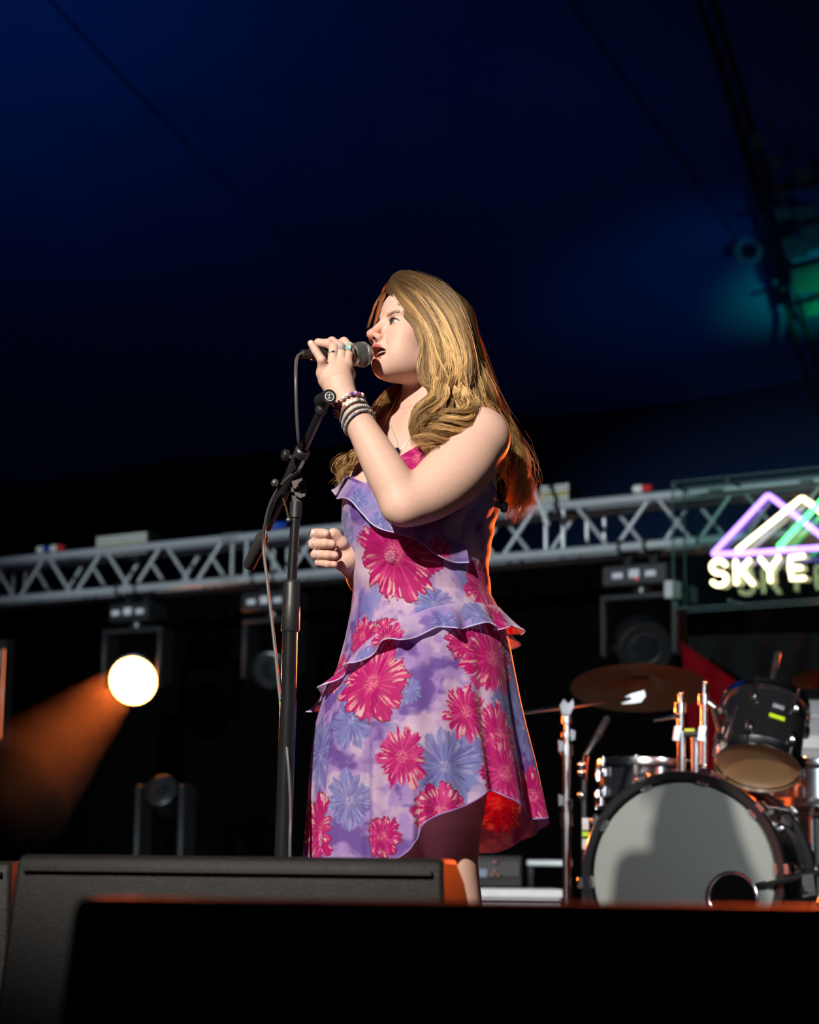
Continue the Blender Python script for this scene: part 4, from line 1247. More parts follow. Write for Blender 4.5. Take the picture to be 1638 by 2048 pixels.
def rarm_sdf(p):
    d = chain(p, [SRp, W3(758, 1030, 4.205), ERp], [.052, .046, .038], .03)
    return smin(d, chain(p, [ERp, W3(735, 1155, 4.09), WQp], [.038, .036, .0265], .03), .02)
RMCP = [W3(668, 1078, 3.985), W3(664, 1092, 3.985), W3(665, 1106, 3.985), W3(669, 1120, 3.985)]
RFi = [[RMCP[0], W3(629, 1068, 3.955), W3(644, 1067, 3.932), W3(651, 1067, 3.930)],
       [RMCP[1], W3(626, 1088, 3.952), W3(650, 1087, 3.928), W3(663, 1088, 3.930)],
       [RMCP[2], W3(631, 1109, 3.952), W3(655, 1110, 3.929), W3(669, 1111, 3.932)],
       [RMCP[3], W3(638, 1125, 3.955), W3(655, 1128, 3.935), W3(668, 1129, 3.938)]]
RFR = [.0098, .0098, .0092, .0080]
def rhand_sdf(p):
    palm = chain(p, [WQp, W3(682, 1104, 3.985)], [.0265, .0240], .02)
    for m in RMCP: palm = smin(palm, rc(p, W3(684, 1106, 3.988), m, .0165, .0128), .012)
    thumb = chain(p, [W3(690, 1100, 3.975), W3(683, 1086, 3.955), W3(670, 1069, 3.945), W3(666, 1066, 3.940)], [.0150, .0120, .0105, .0098], .006)
    d = smin(palm, thumb, .008)
    for f, r in zip(RFi, RFR):
        d = np.minimum(d, smin(palm, chain(p, f, [r * 1.18, r * 1.08, r, r * .92], .002), .006))
    return d
FZ = 0.0
def legs_sdf(p):
    d = schain(p, [W3(893, 1430, 4.03), W3(900, 1560, 4.02), W3(902, 1680, 4.01), W3(903, 1735, 4.01), W3(913, 1850, 4.03), W3(910, 1950, 4.03), W3(906, 2125, 4.03)], [.095, .078, .058, .053, .0535, .046, .034], 18)
    d = smin(d, chain(p, [W3(790, 1430, 4.06), W3(785, 1680, 4.05), W3(786, 1735, 4.05), W3(795, 1860, 4.07), W3(792, 2120, 4.08)], [.095, .060, .054, .052, .034], .03), .01)
    for cx, cy in ((float(W3(906, 2125, 4.03)[0]), 4.03), (float(W3(792, 2120, 4.08)[0]), 4.08)):
        d = smin(d, chain(p, [(cx, cy, .085), (cx + .005, cy + .01, .036), (cx - .10, cy - .085, .03)], [.034, .034, .028], .02), .015)
        d = smax(d, -(p[:, 2] - .001).astype(np.float32), .004)
    return d
_BX = {}
def bounds(name, pts, pad):
    pts = np.array([np.array(q, dtype=float) for q in pts])
    _BX[name] = (pts.min(0) - pad, pts.max(0) + pad)
bounds('head', [hw(.03, 0, 0)], .17)
bounds('neck', [W3(862, 700, 4.03), W3(862, 900, 4.05), W3(935, 838, 3.915)], .09)
bounds('torso', [W3(690, 860, 4.13), W3(1010, 860, 3.9), W3(690, 1200, 4.15), W3(1010, 1200, 3.88)], .09)
bounds('larm', [SLp, ELp, WRp], .10)
bounds('lhand', [WRp] + [q for f in LF for q in f], .045)
bounds('rarm', [SRp, ERp, WQp, W3(758, 1030, 4.205)], .09)
bounds('rhand', [WQp] + [q for f in RFi for q in f], .045)
def upper_sdf(p):
    p = np.asarray(p, dtype=np.float32)
    lo_, hi_ = p.min(0), p.max(0)
    compact = (hi_ - lo_).max() < .15
    def on(nm):
        return (not compact) or not ((lo_ > _BX[nm][1]).any() or (hi_ < _BX[nm][0]).any())
    d = None
    def add(e, k):
        nonlocal d
        d = e if d is None else smin(d, e, k)
    if on('torso'):
        tor = smin(torso_sdf(p), chest_sdf(p), .035)
        add(smax(tor, (zpy(1075) - p[:, 2]).astype(np.float32), .01), .03)
    if on('neck'): add(neck_sdf(p), .03)
    if on('head'): add(head_sdf(p), .012)
    la = None
    if on('larm'): la = larm_sdf(p)
    if on('lhand'):
        e = lhand_sdf(p); la = e if la is None else smin(la, e, .010)
    if la is not None: add(la, .012)
    ra = None
    if on('rarm'): ra = rarm_sdf(p)
    if on('rhand'):
        e = rhand_sdf(p); ra = e if ra is None else smin(ra, e, .008)
    if ra is not None: add(ra, .008)
    if d is None: d = np.full(len(p), .1, dtype=np.float32)
    return d
def bodyskin_sdf(p):       # torso + chest only, for fitting clothes
    p = np.asarray(p, dtype=np.float32)
    return smin(smin(torso_sdf(p), chest_sdf(p), .035), neck_sdf(p), .03)
def lower_sdf(p):
    return smin(torso_sdf(p), legs_sdf(p), .03)

# ---- sparse surface nets
GROUPS_UP = None
def nets(f, lo, hi, h, B=8, reg=None):
    lo = np.array(lo, dtype=np.float64); hi = np.array(hi, dtype=np.float64)
    size = B * h
    n = np.ceil((hi - lo) / size).astype(int)
    # coarse to fine search for blocks the surface passes through
    step = 8
    g = np.stack(np.meshgrid(*[np.arange(0, m, step) for m in n], indexing='ij'), -1).reshape(-1, 3)
    while True:
        c = lo + (g + step / 2) * size
        d = f(c.astype(np.float32))
        rad = step * size * .5 * 1.7321
        ok = np.abs(d) < (rad * 1.25 + .004 if step > 1 else rad * 1.1 + .001)
        if reg is not None: ok &= reg(c) < rad
        g = g[ok]
        if step == 1: break
        step //= 2
        off = np.stack(np.meshgrid(*[[0, step]] * 3, indexing='ij'), -1).reshape(-1, 3)
        g = (g[:, None] + off[None]).reshape(-1, 3)
        g = g[(g < n).all(1)]
    print("blocks", len(g), _t.time() - _t0)
    dims = (n * B + 2).astype(np.int64)
    def key(i, j, k): return (i * dims[1] + j) * dims[2] + k
    ar = np.arange(B + 1)
    loc = np.stack(np.meshgrid(ar, ar, ar, indexing='ij'), -1).reshape(-1, 3)
    keys, verts, quads = [], [], []
    cor = np.array([(i, j, k) for i in (0, 1) for j in (0, 1) for k in (0, 1)])
    edges = [(a, b) for a in range(8) for b in range(a + 1, 8) if np.abs(cor[a] - cor[b]).sum() == 1]
    CH = 8
    for s in range(0, len(g), CH):
        gb = g[s:s + CH]
        pts = (lo + (gb[:, None] * B + loc[None]) * h).reshape(-1, 3).astype(np.float32)
        DD = f(pts).reshape(len(gb), B + 1, B + 1, B + 1)
        for bi in range(len(gb)):
            D = DD[bi]; S = D < 0
            if S.all() or not S.any(): continue
            i0 = gb[bi] * B
            cs = [S[a:a + B, b:b + B, c:c + B] for a, b, c in cor]
            al = np.logical_and.reduce(cs); an = np.logical_or.reduce(cs)
            I = np.argwhere(an & ~al)
            cv = np.stack([D[I[:, 0] + a, I[:, 1] + b, I[:, 2] + c] for a, b, c in cor], 1)
            acc = np.zeros((len(I), 3)); cnt = np.zeros(len(I))
            for a, b in edges:
                va, vb = cv[:, a], cv[:, b]
                m = (va < 0) != (vb < 0)
                t = np.where(m, va / np.where(m, va - vb, 1), 0)
                acc += np.where(m[:, None], cor[a] + (cor[b] - cor[a]) * t[:, None], 0); cnt += m
            G = I + i0
            verts.append(lo + (G + acc / cnt[:, None]) * h)
            keys.append(key(G[:, 0], G[:, 1], G[:, 2]))
            for ax in range(3):
                sl0 = [slice(0, B)] * 3; sl1 = [slice(0, B)] * 3
                sl1[ax] = slice(1, B + 1)
                a_, b_ = S[tuple(sl0)], S[tuple(sl1)]
                E = np.argwhere(a_ != b_)
                if not len(E): continue
                sg_ = a_[E[:, 0], E[:, 1], E[:, 2]]
                Gq = E + i0
                u, v = [(1, 2), (2, 0), (0, 1)][ax]
                q = []
                for du, dv in ((0, 0), (-1, 0), (-1, -1), (0, -1)):
                    T = Gq.copy(); T[:, u] += du; T[:, v] += dv
                    q.append(key(T[:, 0], T[:, 1], T[:, 2]))
                q = np.stack(q, 1)
                q[~sg_] = q[~sg_][:, ::-1]
                quads.append(q)
    K = np.concatenate(keys); Vv = np.concatenate(verts); Qq = np.concatenate(quads)
    o = np.argsort(K); K = K[o]; Vv = Vv[o]
    ix = np.searchsorted(K, Qq); ix = np.minimum(ix, len(K) - 1)
    ok = (K[ix] == Qq).all(1)
    ix = ix[ok]
    if reg is not None:
        ix = ix[reg(Vv[ix].mean(1)) < .0025]
    used = np.unique(ix)
    return Vv[used], np.searchsorted(used, ix)
import time as _t
_t0 = _t.time()
lo_u = np.array([P(600, 900, 3.9).x, 3.60, zpy(1245)]); hi_u = np.array([P(1040, 900, 4.1).x, 4.30, P(840, 540, 4.0).z])
FINE = [(hw(.03, 0, -.012), .148), (np.array(W3(664, 722, 3.85)), .072), (np.array(W3(654, 1097, 3.955)), .062)]
def reg_fine(c):
    c = np.asarray(c, dtype=np.float64)
    return np.min([np.linalg.norm(c - o, axis=1) - r for o, r in FINE], axis=0)
VA_, QA_ = nets(upper_sdf, lo_u, hi_u, 0.00125, reg=reg_fine)
VB_, QB_ = nets(upper_sdf, lo_u, hi_u, 0.0026, reg=lambda c: -reg_fine(c))
def snap(V, f, h):
    """one Newton step onto the surface, by chunks"""
    V = V.astype(np.float32)
    o = np.lexsort((np.floor(V[:, 2] / .05), np.floor(V[:, 1] / .05), np.floor(V[:, 0] / .05)))
    out = V.copy()
    for ch in np.array_split(o, max(1, len(V) // 1500)):
        p = V[ch]; d = f(p)
        g = np.stack([f(p + A3(e)) - d for e in ((h, 0, 0), (0, h, 0), (0, 0, h))], 1) / h
        out[ch] = p - np.clip(d, -h, h)[:, None] * g / np.maximum((g * g).sum(1), .3)[:, None]
    return out
print("pre", _t.time() - _t0)
VB_ = snap(VB_, upper_sdf, .0008)
def relax(V, Q, it):
    """plain Laplacian smoothing, open borders kept"""
    e = np.concatenate([Q[:, [0, 1]], Q[:, [1, 2]], Q[:, [2, 3]], Q[:, [3, 0]]])
    es = np.sort(e, 1); _, inv, cnt = np.unique(es[:, 0].astype(np.int64) * len(V) + es[:, 1], return_inverse=True, return_counts=True)
    bd = np.zeros(len(V), bool); bd[es[cnt[inv] == 1].ravel()] = True
    deg = np.bincount(e[:, 0], minlength=len(V)) + np.bincount(e[:, 1], minlength=len(V))
    V = V.astype(np.float64)
    for _ in range(it):
        a = np.stack([np.bincount(e[:, 0], V[e[:, 1], k], len(V)) + np.bincount(e[:, 1], V[e[:, 0], k], len(V)) for k in range(3)], 1) / np.maximum(deg, 1)[:, None]
        V = np.where(bd[:, None], V, V * .4 + a * .6)
    return V
_w = np.clip((reg_fine(VB_) - .004) / .03, 0, 1)[:, None]
VB_ = VB_ * (1 - _w) + relax(VB_, QB_, 40) * _w
VU, QU = np.concatenate([VA_, VB_]), np.concatenate([QA_, QB_ + len(VA_)])
print('upper', _t.time() - _t0)
lo_l = np.array([P(600, 1500, 4.0).x, 3.70, -.01]); hi_l = np.array([P(1060, 1500, 4.0).x, 4.35, zpy(1040)])
VL_, QL_ = nets(lower_sdf, lo_l, hi_l, 0.0045)
print('body timing', len(VU), len(VL_), _t.time() - _t0)

# ---- skin colour per vertex (lips, flush, nails; darker mouth lining, nostrils, lids)
def sst(x, a, b):
    t = np.clip((x - a) / (b - a), 0, 1)
    return t * t * (3 - 2 * t)
def mixc(c, k, m): return c * (1 - m[:, None]) + A3(k) * m[:, None]
SK = A3((.66, .42, .325))
col = np.tile(SK, (len(VU), 1))
VUf = VU.astype(np.float32)
hq = (VUf - HO.astype(np.float32)) @ HM.T
inhead = (np.linalg.norm(hq - A3((.03, 0, -.02)), axis=1) < .14)
H = hq[inhead]; ha = np.abs(H[:, 1])
c = col[inhead]
c = mixc(c, (.68, .30, .205), .85 * (1 - sst(np.linalg.norm((H - A3((.106, 0, -.038))) * A3((1, 1, 1.2)), axis=1), .008, .032)))
Ha = np.stack([H[:, 0], ha, H[:, 2]], 1)
c = mixc(c, (.68, .36, .26), .40 * (1 - sst(np.linalg.norm(Ha - A3((.066, .045, -.040)), axis=1), .008, .040)))
c = mixc(c, (.55, .32, .25), .45 * (1 - sst(np.linalg.norm(Ha - A3(EYE) - A3((.012, 0, .001)), axis=1), .008, .020)))
ld = lips_sdf(H, ha)
c = mixc(c, (.42, .095, .090), 1 - sst(ld, .0006, .0022))
cav = el(H, (.0800, 0, -.0765), (.0510, .0288, .0120))
c = mixc(c, (.075, .010, .010), (1 - sst(cav, .0004, .0014)) * (H[:, 0] < .0900 - .55 * ha))
no = el(Ha, (.1020, .0074, -.0505), (.0072, .0042, .0056))
c = mixc(c, (.16, .05, .04), 1 - sst(no, -.0002, .0012))
c = mixc(c, (.05, .03, .025), .8 * (1 - sst(np.abs((Ha[:, 2] - EYE[2]) - (.0066 * np.clip(1 - ((ha - EYE[1]) / .0155) ** 2, 0, 1) + .0008 * (ha - EYE[1]) / .014)), .0004, .0013)) * (np.abs(ha - EYE[1]) < .0150) * (H[:, 0] > .072))
col[inhead] = c
# fingers flush
for f in LF + RFi:
    for pnt in f[1:]:
        col = mixc(col, (.66, .36, .265), .38 * (1 - sst(np.linalg.norm(VUf - A3(pnt), axis=1), .006, .017)))
for f in RFi:
    t, pr_ = A3(f[-1]), A3(f[-2])
    dr = (t - pr_) / np.linalg.norm(t - pr_)
    q = VUf - (t + dr * .001 + A3((0, -.009, 0)))
    col = mixc(col, (.74, .50, .42), .9 * (1 - sst(np.linalg.norm(q * A3((.9, .8, 1.15)), axis=1), .0045, .0058)))
col = mixc(col, (.74, .50, .43), .9 * (1 - sst(np.linalg.norm(VUf - (A3(LF[3][-1]) + A3((.0005, -.0065, .0025))), axis=1), .0042, .0055)))
colL = np.tile(SK, (len(VL_), 1))

def attr_mat(name, rough, spec=.5, sss=0.0, transl=0.0, noise=0.06, nscale=220, bump=0.0, bscale=900, sheen=0.0):
    m = bpy.data.materials.new(name); m.use_nodes = True
    N, L = nt(m); b = N['Principled BSDF']
    at = N.new('ShaderNodeAttribute'); at.attribute_name = 'Col'
    tc = N.new('ShaderNodeTexCoord')
    nz = N.new('ShaderNodeTexNoise'); nz.inputs['Scale'].default_value = nscale; nz.inputs['Detail'].default_value = 4
    L.new(tc.outputs['Object'], nz.inputs['Vector'])
    mr = N.new('ShaderNodeMapRange'); mr.inputs[1].default_value = .3; mr.inputs[2].default_value = .7
    mr.inputs[3].default_value = 1 - noise; mr.inputs[4].default_value = 1 + noise
    L.new(nz.outputs[0], mr.inputs[0])
    vm = N.new('ShaderNodeVectorMath'); vm.operation = 'SCALE'
    L.new(at.outputs['Color'], vm.inputs[0]); L.new(mr.outputs[0], vm.inputs['Scale'])
    L.new(vm.outputs[0], b.inputs['Base Color'])
    b.inputs['Roughness'].default_value = rough
    b.inputs['Specular IOR Level'].default_value = spec
    if sheen: b.inputs['Sheen Weight'].default_value = sheen
    if sss:
        b.inputs['Subsurface Weight'].default_value = sss
        b.inputs['Subsurface Radius'].default_value = (1, .35, .2)
        b.inputs['Subsurface Scale'].default_value = .006
    if bump:
        n2 = N.new('ShaderNodeTexNoise'); n2.inputs['Scale'].default_value = bscale
        L.new(tc.outputs['Object'], n2.inputs['Vector'])
        bp = N.new('ShaderNodeBump'); bp.inputs['Strength'].default_value = bump; bp.inputs['Distance'].default_value = .0006
        L.new(n2.outputs[0], bp.inputs['Height']); L.new(bp.outputs[0], b.inputs['Normal'])
    if transl:
        tl = N.new('ShaderNodeBsdfTranslucent'); L.new(vm.outputs[0], tl.inputs['Color'])
        ms = N.new('ShaderNodeMixShader'); ms.inputs[0].default_value = transl
        L.new(b.outputs[0], ms.inputs[1]); L.new(tl.outputs[0], ms.inputs[2])
        L.new(ms.outputs[0], N['Material Output'].inputs['Surface'])
    return m
SKIN = attr_mat('skin', .54, .32, sss=.12, noise=.05, bump=.25)
person = thing('person', 'singer in a purple floral dress holding a microphone to the open mouth', 'person', (float(W3(850, 1500, 4.02)[0]), 4.02, 0))
body = np_mesh('body', np.concatenate([VU, VL_]), np.concatenate([QU, QL_ + len(VU)]), SKIN, person, np.concatenate([col, colL]))
# ================================================================== the dress
def vnoise(x, y, seed):
    r = np.random.default_rng(seed).random((257, 257))
    xi, yi = np.floor(x).astype(int), np.floor(y).astype(int)
    fx, fy = x - xi, y - yi
    fx = fx * fx * (3 - 2 * fx); fy = fy * fy * (3 - 2 * fy)
    g = lambda i, j: r[i % 257, j % 257]
    return (g(xi, yi) * (1 - fx) + g(xi + 1, yi) * fx) * (1 - fy) + (g(xi, yi + 1) * (1 - fx) + g(xi + 1, yi + 1) * fx) * fy
def fbm(x, y, seed, o=4):
    v, a, t = 0, .5, 0
    for i in range(o):
        v = v + a * vnoise(x * 2 ** i, y * 2 ** i, seed + i); t += a; a *= .55
    return v / t
def lerp(c, k, m):
    return c * (1 - m[..., None]) + np.array(k) * m[..., None]
def cloth_base(s, t, seed=1):
    """soft watercolour ground: pale lilac, violet, blue; s, t in metres on the cloth"""
    wx = s + .03 * (fbm(s * 14, t * 14, seed + 50) - .5); wy = t + .03 * (fbm(s * 14, t * 14, seed + 60) - .5)
    a = fbm(wx * 11, wy * 11, seed); b = fbm(wx * 9 + 5, wy * 6, seed + 10); c = fbm(wx * 40, wy * 40, seed + 20)
    col = np.tile(np.array((.40, .27, .60)), (*s.shape, 1))
    col = lerp(col, (.62, .46, .66), sst(a + .25 * (c - .5), .47, .60))
    col = lerp(col, (.17, .085, .37), sst(1 - a + .35 * (c - .5), .53, .66))
    col = lerp(col, (.20, .22, .55), .8 * sst(b + .2 * (c - .5), .60, .70))
    col = lerp(col, (.72, .58, .74), .75 * sst(a + .2 * (c - .5), .62, .74))
    return col * (1 + .10 * (fbm(s * 150, t * 90, seed + 30, 2) - .5))[..., None]
def flower(col, dx, dz, r, seed, blue=False, rot=0.0, squash=1.0, n=11, rim=False):
    """one printed bloom: jagged petals, pale tongues, dark veins, stippled heart"""
    q = np.random.default_rng(seed)
    dz = dz / squash
    rho = np.hypot(dx, dz)
    near = rho < r * 1.25
    if not near.any(): return
    x, z, rh = dx[near], dz[near], rho[near]
    th = np.arctan2(z, x) + rot
    k = (th / (2 * np.pi) * n) % 1.0                      # place within a petal
    pid = np.floor((th / (2 * np.pi) * n) % n).astype(int)
    plen = .86 + .20 * q.random(n + 1)[pid]
    tip = 1 - .20 * np.abs(2 * k - 1) ** 2.6
    jag = .20 * (vnoise(th * 8 + 40, rh * 0 + seed, seed) - .5) + .11 * (vnoise(th * 22 + 90, rh * 0 + seed, seed + 1) - .5)
    edge = r * (plen * tip + jag)
    m = 1 - sst(rh, edge - .0014, edge + .0008)
    u = rh / r
    st = vnoise(th * 9 + 30, u * 2.2, seed + 2); st2 = vnoise(th * 16 + 70, u * 3.0, seed + 3)
    if blue:
        c = np.tile(np.array((.20, .235, .56)), (len(rh), 1))
        c = lerp(c, (.13, .13, .40), sst(st, .5, .7)); c = lerp(c, (.40, .40, .70), .8 * sst(st2, .66, .8) * sst(u, .3, .5))
        c = lerp(c, (.10, .085, .30), (1 - sst(np.abs(k - .5), .02, .09)) * sst(u, .15, .3) * (1 - sst(u, .55, .75)) * .8)
        c = lerp(c, (.46, .40, .62), (1 - sst(u, .10, .2)) * sst(st2, .45, .6))
        al = .85
    else:
        c = np.tile(np.array((.50, .005, .165)), (len(rh), 1))
        c = lerp(c, (.64, .045, .24), sst(st, .52, .72))
        c = lerp(c, (.80, .40, .40), .95 * sst(st2, .70, .80) * sst(u, .42, .60))
        c = lerp(c, (.84, .62, .64), .8 * sst(vnoise(th * 11 + 10, u * 4, seed + 4), .78, .86) * sst(u, .5, .7))
        c = lerp(c, (.16, .012, .07), .85 * (1 - sst(np.abs(k - .5 + .12 * (st - .5)), .015, .07)) * sst(u, .14, .25) * (1 - sst(u, .50, .68)) * sst(q.random(n + 1)[pid], .25, .35))
        c = lerp(c, (.78, .22, .32), (1 - sst(u, .12, .30)) * sst(vnoise(x * 900 + 50, z * 900 + 50, seed + 5), .45, .65))
        if rim: c = lerp(c, (.30, .004, .05), sst(rh, edge - .0045, edge - .0030))
        al = 1.0
    f = col[near]
    col[near] = f * (1 - m[:, None] * al) + c * m[:, None] * al

FR = attr_mat('floral_chiffon', .62, .25, transl=.42, noise=.07, nscale=600, bump=.15, bscale=1600, sheen=.15)
# angle round the body: 0 faces the camera, +90 image right, 180 behind
phi = np.concatenate([np.linspace(-100, 100, 441), np.linspace(100, 260, 121)[1:-1]])
NV = 430
TOPK = np.array([(-180, 1005), (-140, 985), (-112, 964), (-95, 955), (-80, 957), (-62, 970), (-45, 988), (-30, 960), (-15, 922), (-4, 896), (4, 884), (9, 881), (16, 900), (30, 945), (50, 985), (70, 1004), (90, 1008), (135, 1010), (180, 1005)], float)
HEMK = np.array([(-180, 1712), (-140, 1735), (-110, 1745), (-70, 1750), (-40, 1742), (-20, 1726), (-8, 1702), (-4.5, 1682), (-3, 1662), (0, 1652), (10, 1632), (22, 1606), (31, 1584), (36, 1586), (42, 1604), (55, 1622), (70, 1634), (90, 1644), (105, 1660), (125, 1682), (150, 1700), (180, 1712)], float)
ph180 = np.where(phi > 180, phi - 360, phi)
ztop = np.array([zpy(y) for y in np.interp(ph180, TOPK[:, 0], TOPK[:, 1])])
zhem = np.array([zpy(y) for y in np.interp(ph180, HEMK[:, 0], HEMK[:, 1])])
SEAMP = [(1003, 1218), (985, 1216), (940, 1217), (900, 1222), (860, 1233), (830, 1245), (780, 1265), (740, 1295), (705, 1328), (672, 1358), (648, 1380)]
def phi_of(px, py):
    q = P(px, py, CY); c, a, b = lev(np.array(q.z))
    return math.degrees(math.asin(max(-1, min(1, float((q.x - c) / a)))))
seam_f = [(phi_of(x, y), y) for x, y in SEAMP][::-1]
SEAMK = np.array([(-180, 1345), (-130, 1392), (-105, 1398)] + seam_f + [(100, 1228), (130, 1255), (180, 1345)], float)
def fold(ph, z):
    """gathers below the hip seam, growing towards the hem"""
    zs = np.array(zpy(1240))
    w = np.clip((zs - z) / (zs - zpy(1690)), 0, 1.15) ** 1.3
    r = np.radians(ph)
    f = .0085 * np.cos(8 * r + .5) + .0055 * np.cos(15 * r + 2.1 + 1.2 * np.sin(2 * r)) + .003 * np.cos(27 * r + 1.0)
    g = lambda c, s: np.exp(-((ph - c) / s) ** 2)
    f = f - .020 * g(-30, 3.2) + .012 * g(-24, 4) - .030 * g(36.5, 4.2) + .016 * g(29, 5) + .012 * g(47, 6) - .016 * g(-62, 5) - .016 * g(66, 5) + .014 * g(76, 6) - .020 * g(-3.6, 1.8) * np.clip((zpy(1560) - z) / .1, 0, 1)
    b = np.clip((z - zpy(1230)) / .05, 0, 1)
    wr = .0016 * np.sin(z * 95 + r * 5) * np.exp(-((z - zpy(1165)) / .06) ** 2) + .0012 * np.sin(z * 160 - r * 9) * np.exp(-((z - zpy(1050)) / .06) ** 2)
    return w * f + wr * b
def surf(ph, z, off=0.0):
    c, a, b = lev(z)
    r = np.radians(ph)
    k = fold(ph, z) + off
    return np.stack([c + (a + k) * np.sin(r), CY - (b + k) * np.cos(r), z + 0 * r], -1)
tt = np.linspace(0, 1, NV)[:, None]
Z = ztop[None] * (1 - tt) + zhem[None] * tt
PH = np.broadcast_to(phi[None], Z.shape)
V = surf(PH, Z)
# hem flare and lift so that the edge ripples
fl_ = np.clip((tt - .86) / .14, 0, 1) ** 2
V[..., 2] += fl_ * .006 * np.sin(np.radians(PH) * 9 + 1)
# keep the bodice off the skin
bod = Z > zpy(1200)
pb_ = V[bod].astype(np.float32)
for _ in range(2):
    d = bodyskin_sdf(pb_)
    dirv = pb_ - np.stack([lev(pb_[:, 2])[0], np.full(len(pb_), CY), pb_[:, 2]], 1)
    dirv /= np.maximum(n3(dirv), 1e-6)[:, None]
    pb_ = pb_ + dirv * np.maximum(.0045 - d, 0)[:, None]
V[bod] = pb_
PX = PROJ(V.reshape(-1, 3)).reshape(*V.shape[:2], 2)
HWID = lev(Z)[1]
S_ = np.radians(PH) * .19
Cd = cloth_base(S_, Z, 3)
front = np.abs(PH) < 95
def locate(px, py, PX=PX, mask=front):
    d = (PX[..., 0] - px) ** 2 + (PX[..., 1] - py) ** 2 + np.where(mask, 0, 1e9)
    return np.unravel_index(np.argmin(d), d.shape)
FLOW = [  # px, py, radius m, blue?, rotation, squash, petals, beaded rim
    (690, 1075, .055, 1, .4, 1.2, 9, 0), (868, 1207, .046, 1, 1.0, .8, 10, 0), (640, 1510, .060, 1, 0, 1.3, 9, 0), (1046, 1450, .050, 1, 2, 1.3, 9, 0),
    (890, 1532, .074, 1, .3, 1.0, 12, 0), (702, 1440, .052, 1, .9, 1.1, 10, 0), (815, 1380, .03, 1, .2, 1, 9, 0), (1010, 1430, .045, 1, .2, 1.2, 9, 0), (700, 1600, .05, 1, 2, 1.2, 9, 0),
    (788, 1106, .092, 0, .5, 1.05, 11, 1), (963, 1178, .055, 0, .2, 1.15, 10, 0), (1000, 1060, .060, 0, 1.2, 1.0, 10, 0), (985, 1240, .05, 0, .2, 1, 10, 0),
    (725, 1272, .046, 0, .8, .9, 9, 1), (772, 1262, .034, 0, .1, .9, 9, 1), (745, 1366, .080, 0, .2, 1.02, 11, 1), (672, 1350, .046, 0, 1.1, 1.0, 9, 0),
    (935, 1288, .050, 0, .7, .85, 10, 1), (985, 1316, .078, 0, 1.4, .95, 11, 0), (932, 1424, .051, 0, .3, 1.12, 13, 0), (804, 1512, .051, 0, .9, 1.18, 13, 0),
    (1000, 1470, .056, 0, .1, 1.2, 11, 0), (1012, 1545, .060, 0, .6, 1.3, 11, 0), (655, 1660, .074, 0, .1, 1.12, 11, 1), (884, 1622, .062, 0, 1.2, .95, 11, 1),
    (765, 1672, .040, 0, .4, 1.1, 9, 1), (1064, 1592, .046, 0, .8, 1.3, 10, 0), (838, 915, .060, 0, .3, 1.1, 11, 0), (700, 1195, .03, 0, .5, 1.3, 9, 0)]
for i, (x, y, r_, bl_, ro, sq, n_, rim) in enumerate(FLOW):
    a, b = locate(x, y)
    flower(Cd, np.radians(PH - PH[a, b]) * HWID[a, b], Z - Z[a, b], r_, 100 + i * 7, bool(bl_), ro, sq, n_, bool(rim))
# large blooms also on the back, out of the camera's sight
for i, (p_, y) in enumerate([(120, 1300), (150, 1450), (178, 1250), (-150, 1500), (-120, 1350), (140, 1600), (-165, 1620), (-125, 1120), (160, 1120)]):
    zc = zpy(y)
    dph = (PH - p_ + 180) % 360 - 180
    flower(Cd, np.radians(dph) * .19, Z - zc, .06, 500 + i * 9, i % 3 == 0, i, 1.1, 11)
dress = grid_mesh('dress', V[:, :], FR, person, wrap_u=True, color=Cd.reshape(-1, 3), flip=True)
tag(dress, 'purple chiffon wrap dress printed with magenta flowers')
# narrow rolled hem along the lower edge
HEMM = pm('lilac_rolled_hem', (.25, .17, .40), .6)
MB().tube([Vector(q) for q in V[-1][::3]], .0016, 5, closed=True).build('hem', HEMM, dress)

